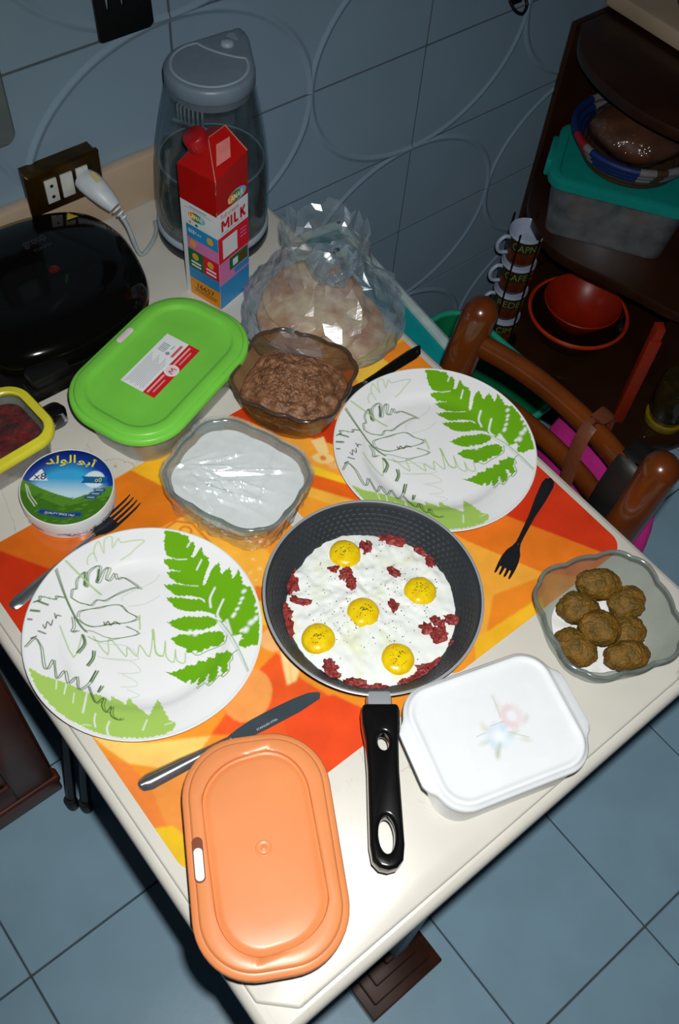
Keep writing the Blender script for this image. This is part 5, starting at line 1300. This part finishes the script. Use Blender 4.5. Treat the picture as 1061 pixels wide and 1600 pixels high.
# ---------------------------------------------------------------- teal box and green tub by the wall
m_teal = pmat('teal_plastic', (8, 146, 150), 0.4, var=0.04); m_palerim = pmat('pale_rim', (176, 196, 196), 0.45)
tb = thing('storage_box', 'tall teal box with pale rim standing between the table and the tiled wall', 'storage box', (0.114, -0.232, 0), math.radians(-6.5))
mk('box_body', box(-0.088, 0.088, -0.195, 0.195, 0.001, 0.588), m_teal, tb, 30, 0.006)
mk('box_lid', box(-0.080, 0.080, -0.187, 0.187, 0.588, 0.597), m_teal, tb, 30, 0.003)
mk('lid_rim', join(box(0.080, 0.0945, -0.201, 0.201, 0.575, 0.603), box(-0.0945, -0.080, -0.201, 0.201, 0.575, 0.603), box(-0.0945, 0.0945, -0.201, -0.187, 0.575, 0.603), box(-0.0945, 0.0945, 0.187, 0.201, 0.575, 0.603)), m_palerim, tb, 30, 0.003)
m_gtub = pmat('green_tub_plastic', (18, 128, 84), 0.4, var=0.05); m_gtub2 = pmat('green_tub_rim', (40, 158, 128), 0.35)
gt = thing('plastic_tub', 'open green plastic tub standing behind the chair', 'tub', (0.372, -0.335, 0), 0)
mk('tub_wall', loft([at_z(rr(0.16, 0.26, 0.05, 8), 0.001), at_z(rr(0.20, 0.31, 0.06, 8), 0.35), at_z(rr(0.192, 0.302, 0.056, 8), 0.35), at_z(rr(0.154, 0.254, 0.047, 8), 0.006)]), m_gtub, gt, 40)
V, F = tube([(x, y, 0.351) for x, y in rr(0.206, 0.316, 0.062, 8)], 0.007, 8, closed=True)
mk('tub_rim', (V, F), m_gtub2, gt, 60)

# ---------------------------------------------------------------- chair
m_chair = pmat('varnished_chair_wood', (98, 47, 11), 0.25, col2=(76, 34, 7), scale=9, coat=0.5)
ch = thing('wooden_chair', 'varnished brown wooden chair with round posts and curved back rails, pushed under the table', 'chair', (0.0, -0.71, 0), 0)
for y in (0.166, -0.166):
    P = smooth_path([(0.056, y, 0.868), (0.045, y, 0.82), (0.028, y, 0.74), (0.004, y, 0.60), (0.0, y, 0.45), (0.012, y, 0.25), (0.034, y, 0.014)], 4)
    rad = [0.0255] * len(P)
    for k in range(len(P)): rad[k] = 0.0255 - 0.007 * max(0, (k - 8)) / len(P)
    top = [(0.056 + 0.010 * math.sin(b) * 0.8, y, 0.868 + 0.024 * math.sin(b)) for b in (PI / 2, PI * 0.42, PI * 0.33, PI * 0.22, PI * 0.1)]
    tr = [0.0255 * math.cos(b) + 0.0003 for b in (PI / 2, PI * 0.42, PI * 0.33, PI * 0.22, PI * 0.1)]
    mk('back_post', tube([Vector(t) for t in top] + P, tr + rad, 20, up=(0, 1, 0)), m_chair, ch, 60)
def rail(z, x0, bow, h, t, name='back_rail'):
    P = smooth_path([(x0, -0.160, z), (x0 + bow * 0.75, -0.085, z), (x0 + bow, 0, z), (x0 + bow * 0.75, 0.085, z), (x0, 0.160, z)], 6)
    return mk(name, tube(P, 0.5, 14, t, h, (0, 0, 1)), m_chair, ch, 60)
rail(0.822, 0.048, 0.026, 0.040, 0.026); rail(0.752, 0.032, 0.028, 0.034, 0.024); rail(0.60, 0.006, 0.026, 0.034, 0.022)
for x in (-0.300,):
    for y in (0.155, -0.155): mk('front_leg', tube([(x, y, 0.43), (x - 0.004, y, 0.2), (x - 0.008, y, 0.002)], [0.020, 0.019, 0.014], 14), m_chair, ch, 60)
mk('seat', moved(loft([at_z(rr(0.36, 0.37, 0.05, 6), 0.425), at_z(rr(0.38, 0.39, 0.06, 6), 0.435), at_z(rr(0.38, 0.39, 0.06, 6), 0.447), at_z(rr(0.35, 0.36, 0.05, 6), 0.455)]), (-0.148, 0, 0)), m_chair, ch, 40)
for y in (0.158, -0.158): mk('side_stretcher', tube([(-0.303, y, 0.2), (0.012, y, 0.2)], 0.010, 10), m_chair, ch, 60)

# bags hung on the chair back
m_pink = pmat('pink_fabric', (176, 34, 122), 0.6, bump=0.3, bscale=60); m_strapb = pmat('brown_leather_strap', (92, 48, 28), 0.5, bump=0.2); m_blackf = pmat('black_webbing', (13, 12, 12), 0.5)
pb_ = thing('handbag', 'pink fabric bag hanging by a brown strap from the chair back', 'bag', (0.100, -0.775, 0), 0)
rows = []
for k in range(14):
    t = k / 13; z = 0.742 - 0.36 * t
    w = 0.080 + 0.040 * math.sin(PI * min(t * 0.8 + 0.1, 1)); d_ = 0.010 + 0.026 * math.sin(PI * min(t * 0.9, 1))
    rows.append([(d_ * math.sin(a) + 0.030 + 0.006 * nz(math.cos(a) * 3, t * 6, 2), w * math.cos(a) + 0.006 * nz(math.sin(a) * 3, t * 7, 5), z + 0.012 * nz(math.cos(a) * 2.5, 4, 1) * (1 - t)) for a in [2 * PI * i / 40 for i in range(40)]])
mk('bag_body', loft(rows), m_pink, pb_, 60)
P = smooth_path([(-0.060, -0.030, 0.60), (-0.074, -0.016, 0.70), (-0.074, -0.004, 0.76), (-0.066, 0.004, 0.82), (-0.052, 0.008, 0.848), (-0.028, 0.008, 0.853), (0.000, 0.012, 0.835), (0.018, 0.018, 0.74)], 5)
mk('strap', tube(P, 0.5, 8, 0.022, 0.003, (1, 0, 0.3)), m_strapb, pb_, 40)
bb_ = thing('black_bag', 'black bag strap slung over the chair back beside the round post', 'bag', (0.105, -0.845, 0), 0)
P = smooth_path([(-0.080, 0.004, 0.58), (-0.090, 0.004, 0.70), (-0.086, 0.004, 0.78), (-0.070, 0.004, 0.846), (-0.046, 0.004, 0.858), (-0.014, 0.004, 0.842), (0.000, 0.0, 0.72), (0.000, 0.0, 0.55)], 5)
mk('strap', tube(P, 0.5, 8, 0.036, 0.006, (1, 0, 0.3)), m_blackf, bb_, 40)
rows = []
for k in range(10):
    t = k / 9; z = 0.56 - 0.22 * t; w = 0.05 + 0.035 * math.sin(PI * t); d_ = 0.012 + 0.02 * math.sin(PI * t)
    rows.append([(d_ * math.sin(a) + 0.0, w * math.cos(a) - 0.01, z) for a in [2 * PI * i / 24 for i in range(24)]])
mk('bag_body', loft(rows), m_blackf, bb_, 60)
mk('buckle', moved(lathe([(0, 0.004), (0.006, 0.003), (0.008, 0.0)], 16), (-0.066, 0.006, 0.835), 0, 0, -1.2), pmat('buckle_metal', (60, 66, 90), 0.3, metal=0.8), bb_, 50)

# furniture leg at the right border
fg = thing('furniture_leg', 'dark brown square furniture leg with a pale foot at the right border', 'furniture leg', (0.842, -0.715, 0), math.radians(20))
mk('leg_post', box(-0.030, 0.030, -0.030, 0.030, 0.030, 0.42), m_dkwood, fg, 30, 0.004)
mk('foot_pad', lathe([(0, 0.001), (0.040, 0.001), (0.044, 0.006), (0.042, 0.026), (0.034, 0.031), (0, 0.031)], 28), pmat('pale_foot_pad', (120, 104, 104), 0.6), fg, 50)

# ---------------------------------------------------------------- open shelf unit in the corner
m_shelf = pmat('shelf_wood', (54, 27, 9), 0.4, col2=(40, 19, 6), scale=8, coat=0.15)
sh = thing('corner_shelf', 'dark brown open corner shelf unit with curved boards at the end of the tiled wall', 'shelf unit', (0, 0, 0), 0)
def board(pts, z0, z1, name='shelf_board'):
    core = smooth_path([(x, y, 0) for x, y in pts], 5)
    P = [(p.x, p.y) for p in core] + [(1.32, pts[-1][1]), (1.32, -0.016)]
    a = sum(P[i][0] * P[(i + 1) % len(P)][1] - P[(i + 1) % len(P)][0] * P[i][1] for i in range(len(P)))
    if a < 0: P = P[::-1]
    return mk(name, prism(P, z0, z1), m_shelf, sh, 40, 0.003)
board([(0.855, -0.016), (0.79, -0.075), (0.757, -0.14), (0.742, -0.20), (0.737, -0.263), (0.741, -0.307), (0.755, -0.365), (0.79, -0.43), (0.86, -0.49), (0.96, -0.52)], 0.757, 0.780, 'top_board')
board([(0.845, -0.016), (0.76, -0.08), (0.715, -0.16), (0.702, -0.226), (0.712, -0.280), (0.734, -0.347), (0.757, -0.42), (0.782, -0.508), (0.84, -0.57), (0.96, -0.60)], 0.395, 0.420)
board([(0.82, -0.016), (0.67, -0.055), (0.615, -0.18), (0.612, -0.32), (0.637, -0.411), (0.668, -0.504), (0.713, -0.564), (0.763, -0.600), (0.824, -0.628), (0.96, -0.65)], 0.050, 0.080)
mk('back_panel', box(0.845, 1.32, -0.015, -0.001, 0.002, 0.780), m_shelf, sh, 30, 0.002)
mk('side_panel', box(1.30, 1.32, -0.60, -0.016, 0.002, 0.757), m_shelf, sh, 30, 0.002)
mk('plinth', box(0.86, 1.30, -0.56, -0.016, 0.001, 0.050), m_shelf, sh, 30, 0.002)
mk('front_divider', box(0.9, 0.918, -0.56, -0.44, 0.080, 0.395), m_shelf, sh, 30, 0.002)
kc = thing('kitchen_counter', 'marble counter slab above the corner shelf at the upper right border', 'counter', (0, 0, 0), 0)
mk('counter_slab', box(0.935, 1.48, -0.62, -0.004, 0.788, 0.822), m_splash, kc, 30, 0.006)
mk('counter_bearer', box(0.99, 1.46, -0.50, -0.03, 0.7802, 0.788), m_shelf, kc, 30, 0.002)
tag(mk('red_tin', moved(lathe([(0, 0), (0.045, 0), (0.047, 0.003), (0.047, 0.035), (0.049, 0.036), (0.049, 0.046), (0.045, 0.049), (0, 0.049)], 36), (0, 0, 0)), pmat('red_tin_paint', (96, 14, 8), 0.35), None, 40, loc=(1.045, -0.150, 0.8224)), 'dark red tin on the marble counter at the top right corner', 'tin')

m_strip = pmat('orange_red_board', (158, 44, 12), 0.45)
tag(mk('red_tray', moved(join(box(-0.014, 0.014, -0.004, 0.004, 0.0, 0.27), box(-0.006, 0.014, 0.004, 0.030, 0.0, 0.30)), (0, 0, 0)), m_strip, None, 30, 0.002, loc=(0.748, -0.500, 0.0804), rot=(0, 0, math.radians(-38))), 'narrow orange-red tray standing on edge on the bottom shelf', 'tray')

# mugs in a wire stand
m_mug = pmat('mug_glaze', (176, 190, 214), 0.2); m_mugb = pmat('mug_brown_band', (112, 52, 14), 0.35, col2=(84, 36, 10), scale=60); m_mugg = pmat('mug_dark_band', (44, 42, 16), 0.4); m_mugt = pmat('mug_lettering', (130, 132, 76), 0.5)
MX, MY, MZ = 0.702, -0.137, 0.0815
words = ['CCIMO', 'REDBE', 'CAFEC', 'CAPNU']
places = ['bottom mug in the wire stand of stacked mugs', 'second mug from the bottom in the wire stand', 'third mug from the bottom in the wire stand', 'top mug of the wire stand, its pale inside showing']
for k in range(4):
    mg = thing('coffee_mug', 'brown lettered white ' + places[k], 'mug', (MX, MY, MZ + 0.006 + 0.0835 * k), 0, 'stacked coffee mugs')
    mk('mug_wall', lathe([(0, 0.0), (0.030, 0.0), (0.0335, 0.004), (0.0385, 0.03), (0.040, 0.078), (0.0392, 0.0795), (0.0375, 0.078), (0.036, 0.03), (0.031, 0.006), (0, 0.005)], 48), m_mug, mg, 50)
    mk('brown_band', lathe([(0.0345, 0.006), (0.0389, 0.030), (0.0394, 0.042), (0.0385, 0.042), (0.034, 0.007)], 48), m_mugb, mg, 50)
    mk('dark_band', lathe([(0.0395, 0.042), (0.0407, 0.072), (0.0385, 0.072), (0.0385, 0.042)], 48), m_mugg, mg, 50)
    o = text('mug_lettering', words[k], m_mugt, mg, Matrix.Identity(4), 0.070, 0.019)
    for v in o.data.vertices:
        a = math.radians(232) + v.co.x / 0.0405
        v.co = ((0.0405 + (v.co.y * 0.03)) * math.cos(a), (0.0405 + (v.co.y * 0.03)) * math.sin(a), 0.057 + v.co.y)
        v.co.x *= 1.012; v.co.y *= 1.012
    hd = smooth_path([(0.038, 0, 0.066), (0.052, 0, 0.070), (0.064, 0, 0.058), (0.065, 0, 0.042), (0.056, 0, 0.028), (0.037, 0, 0.024)], 4)
    ho = mk('mug_handle', tube(hd, 0.0045, 10, 1.0, 1.0, (0, 1, 0)), m_mug, mg, 60)
    ho.rotation_euler = (0, 0, math.radians(158))
rk = thing('mug_stand', 'black wire stand holding the stack of lettered mugs', 'mug stand', (MX, MY, MZ), 0)
for a in (200, 258, 20, 90): mk('wire', tube([(0.0455 * math.cos(math.radians(a)), 0.0455 * math.sin(math.radians(a)), 0.0), (0.0455 * math.cos(math.radians(a)), 0.0455 * math.sin(math.radians(a)), 0.352)], 0.0022, 8), m_matt, rk, 60)
V, F = tube([(x, y, 0.0025) for x, y in circ(0.0455, 32)], 0.0024, 6, closed=True)
mk('base_ring', (V, F), m_matt, rk, 60)
mk('base_disc', lathe([(0, 0.001), (0.044, 0.001), (0.044, 0.0045), (0, 0.0045)], 32), m_matt, rk, 40)

# bowls on the bottom shelf
m_amber = pmat('dark_amber_glass', (34, 14, 6), 0.08, coat=0.5); m_rim_or = pmat('orange_rim', (196, 56, 10), 0.25); m_redbowl = pmat('red_bowl_glaze', (156, 34, 8), 0.35)
bw = thing('serving_bowl', 'dark amber bowl with an orange rim on the bottom shelf', 'bowl', (0.872, -0.232, 0.0804), 0)
mk('bowl_wall', lathe([(0, 0), (0.07, 0), (0.10, 0.015), (0.118, 0.05), (0.122, 0.068), (0.116, 0.068), (0.108, 0.045), (0.09, 0.02), (0.0, 0.012)], 64), m_amber, bw, 50)
mk('rim_ring', lathe([(0.1165, 0.064), (0.1245, 0.064), (0.1255, 0.070), (0.121, 0.0735), (0.1165, 0.070)], 64), m_rim_or, bw, 60)
tag(mk('red_bowl', lathe([(0, 0.0), (0.04, 0.0), (0.052, 0.008), (0.088, 0.062), (0.096, 0.078), (0.0935, 0.080), (0.086, 0.068), (0.05, 0.014), (0, 0.011)], 56), m_redbowl, None, 60, loc=(0.886, -0.226, 0.0945)), 'glossy red bowl nested in the dark amber bowl', 'bowl')
jr = thing('glass_jar', 'upturned glass jar with a yellow lid on the bottom shelf at the right border', 'jar', (0.846, -0.562, 0.0804), 0)
mk('jar_lid', lathe([(0, 0), (0.046, 0), (0.048, 0.002), (0.048, 0.018), (0.044, 0.020), (0, 0.020)], 40), pmat('jar_lid_yellow', (142, 122, 20), 0.4), jr, 50)
mk('jar_glass', lathe([(0.042, 0.0202), (0.044, 0.03), (0.050, 0.045), (0.050, 0.13), (0.044, 0.14), (0, 0.142)], 40), pmat('jar_contents', (58, 46, 18), 0.12, col2=(40, 34, 14), coat=0.6), jr, 50)

# clear box with a teal lid, basket of wrapped bread on top
m_tlid = pmat('teal_lid_plastic', (18, 150, 140), 0.4, var=0.05); m_hazy = thin('hazy_plastic', (226, 230, 232), 0.25, 0.08, 0.3, 0.2, (168, 174, 180))
BX, BYv, BA = 0.865, -0.222, math.radians(-56)
cbx = thing('storage_box', 'clear plastic box with a teal lid on the middle shelf', 'storage box', (BX, BYv, 0.4205), BA)
mk('box_body', loft([at_z(rr(0.26, 0.17, 0.03, 6), 0.0003), at_z(rr(0.29, 0.20, 0.035, 6), 0.135), at_z(rr(0.284, 0.194, 0.033, 6), 0.135), at_z(rr(0.254, 0.164, 0.028, 6), 0.003)]), m_hazy, cbx, 40)
lidt = mk('lid', loft([at_z(rr(0.30, 0.21, 0.04, 6), 0.128), at_z(rr(0.308, 0.218, 0.04, 6), 0.130), at_z(rr(0.308, 0.218, 0.04, 6), 0.146), at_z(rr(0.292, 0.202, 0.036, 6), 0.150), at_z(rr(0.27, 0.18, 0.03, 6), 0.150), at_z(rr(0.262, 0.172, 0.03, 6), 0.145), at_z(rr(0.05, 0.04, 0.01, 6), 0.145)]), m_tlid, cbx, 40)
mk('lid_latch', box(-0.165, -0.152, -0.045, 0.045, 0.110, 0.148), m_tlid, lidt, 30, 0.004)
m_in = pmat('wrapped_food', (190, 130, 70), 0.5, col2=(150, 156, 164), scale=16)
for i, (x, y, rx, ry, rz, lab) in enumerate(((-0.05, 0.0, 0.065, 0.05, 0.035, 'wrapped food bundle at the hazy box end facing the mugs'), (0.065, 0.005, 0.055, 0.05, 0.042, 'wrapped food bundle at the hazy box end facing the border'))):
    c, s = math.cos(BA), math.sin(BA)
    tag(mk('food_bundle', lump(rx, ry, rz, i + 4, 0.2, 30, 28, 16), m_in, None, 60, loc=(BX + c * x - s * y, BYv + s * x + c * y, 0.4250 + rz * 1.12)), lab, 'food')
BZ = 0.5665
bk = thing('coil_basket', 'round coiled basket banded in blue, grey and red on the teal lid', 'basket', (0.893, -0.205, BZ), 0)
cblue, cgrey, cred, cbrown = pmat('coil_blue', (18, 44, 104), 0.5, bump=0.4, bscale=400), pmat('coil_grey', (124, 120, 122), 0.35, bump=0.3, bscale=400), pmat('coil_red', (150, 26, 40), 0.5), pmat('coil_brown', (70, 50, 34), 0.5, bump=0.4, bscale=300)
segs = [(150, 168, cred), (168, 176, cgrey), (176, 222, cblue), (222, 236, cgrey), (236, 246, cbrown), (246, 282, cgrey), (282, 300, cred), (300, 360, cblue), (0, 30, cgrey), (30, 60, cred), (60, 90, cgrey), (90, 150, cblue)]
for q in range(5):
    r, z = 0.098 + 0.009 * q, 0.008 + 0.0135 * q
    for a0, a1, m in segs:
        P = [(r * math.cos(math.radians(a0 + (a1 - a0) * k / 8)), r * math.sin(math.radians(a0 + (a1 - a0) * k / 8)), z) for k in range(9)]
        mk('coil_segment', tube(P, 0.0082, 8), m if q > 1 else cbrown, bk, 60)
mk('basket_floor', lathe([(0, 0.001), (0.098, 0.001), (0.098, 0.007), (0, 0.007)], 40), cbrown, bk, 40)
m_loaf = pmat('dark_loaf', (112, 64, 30), 0.5, col2=(84, 44, 20), scale=16)
tag(mk('bread_loaf', lump(0.098, 0.080, 0.045, 2.2, 0.10, 20, 36, 20), m_loaf, None, 60, loc=(0.895, -0.205, BZ + 0.060), rot=(0, 0, -0.8)), 'brown loaf wrapped in film inside the coiled basket', 'bread')
V, F = lump(0.104, 0.086, 0.050, 2.2, 0.12, 24, 60, 34)
V = [(x * (1 + 0.03 * nz(x * 90, y * 90, z * 90)), y * (1 + 0.03 * nz(x * 70, y * 70, 3)), z * (1 + 0.04 * nz(x * 80, y * 80, 7))) for x, y, z in V]
tag(mk('film_wrap', (V, F), thin('loaf_film', (236, 236, 236), 0.1, 0.06, 0.4, 0.04, (160, 150, 150), 0.8, 50, 2.0), None, 40, loc=(0.895, -0.205, BZ + 0.061), rot=(0, 0, -0.8)), 'wrinkled clear film around the loaf in the basket', 'plastic film')
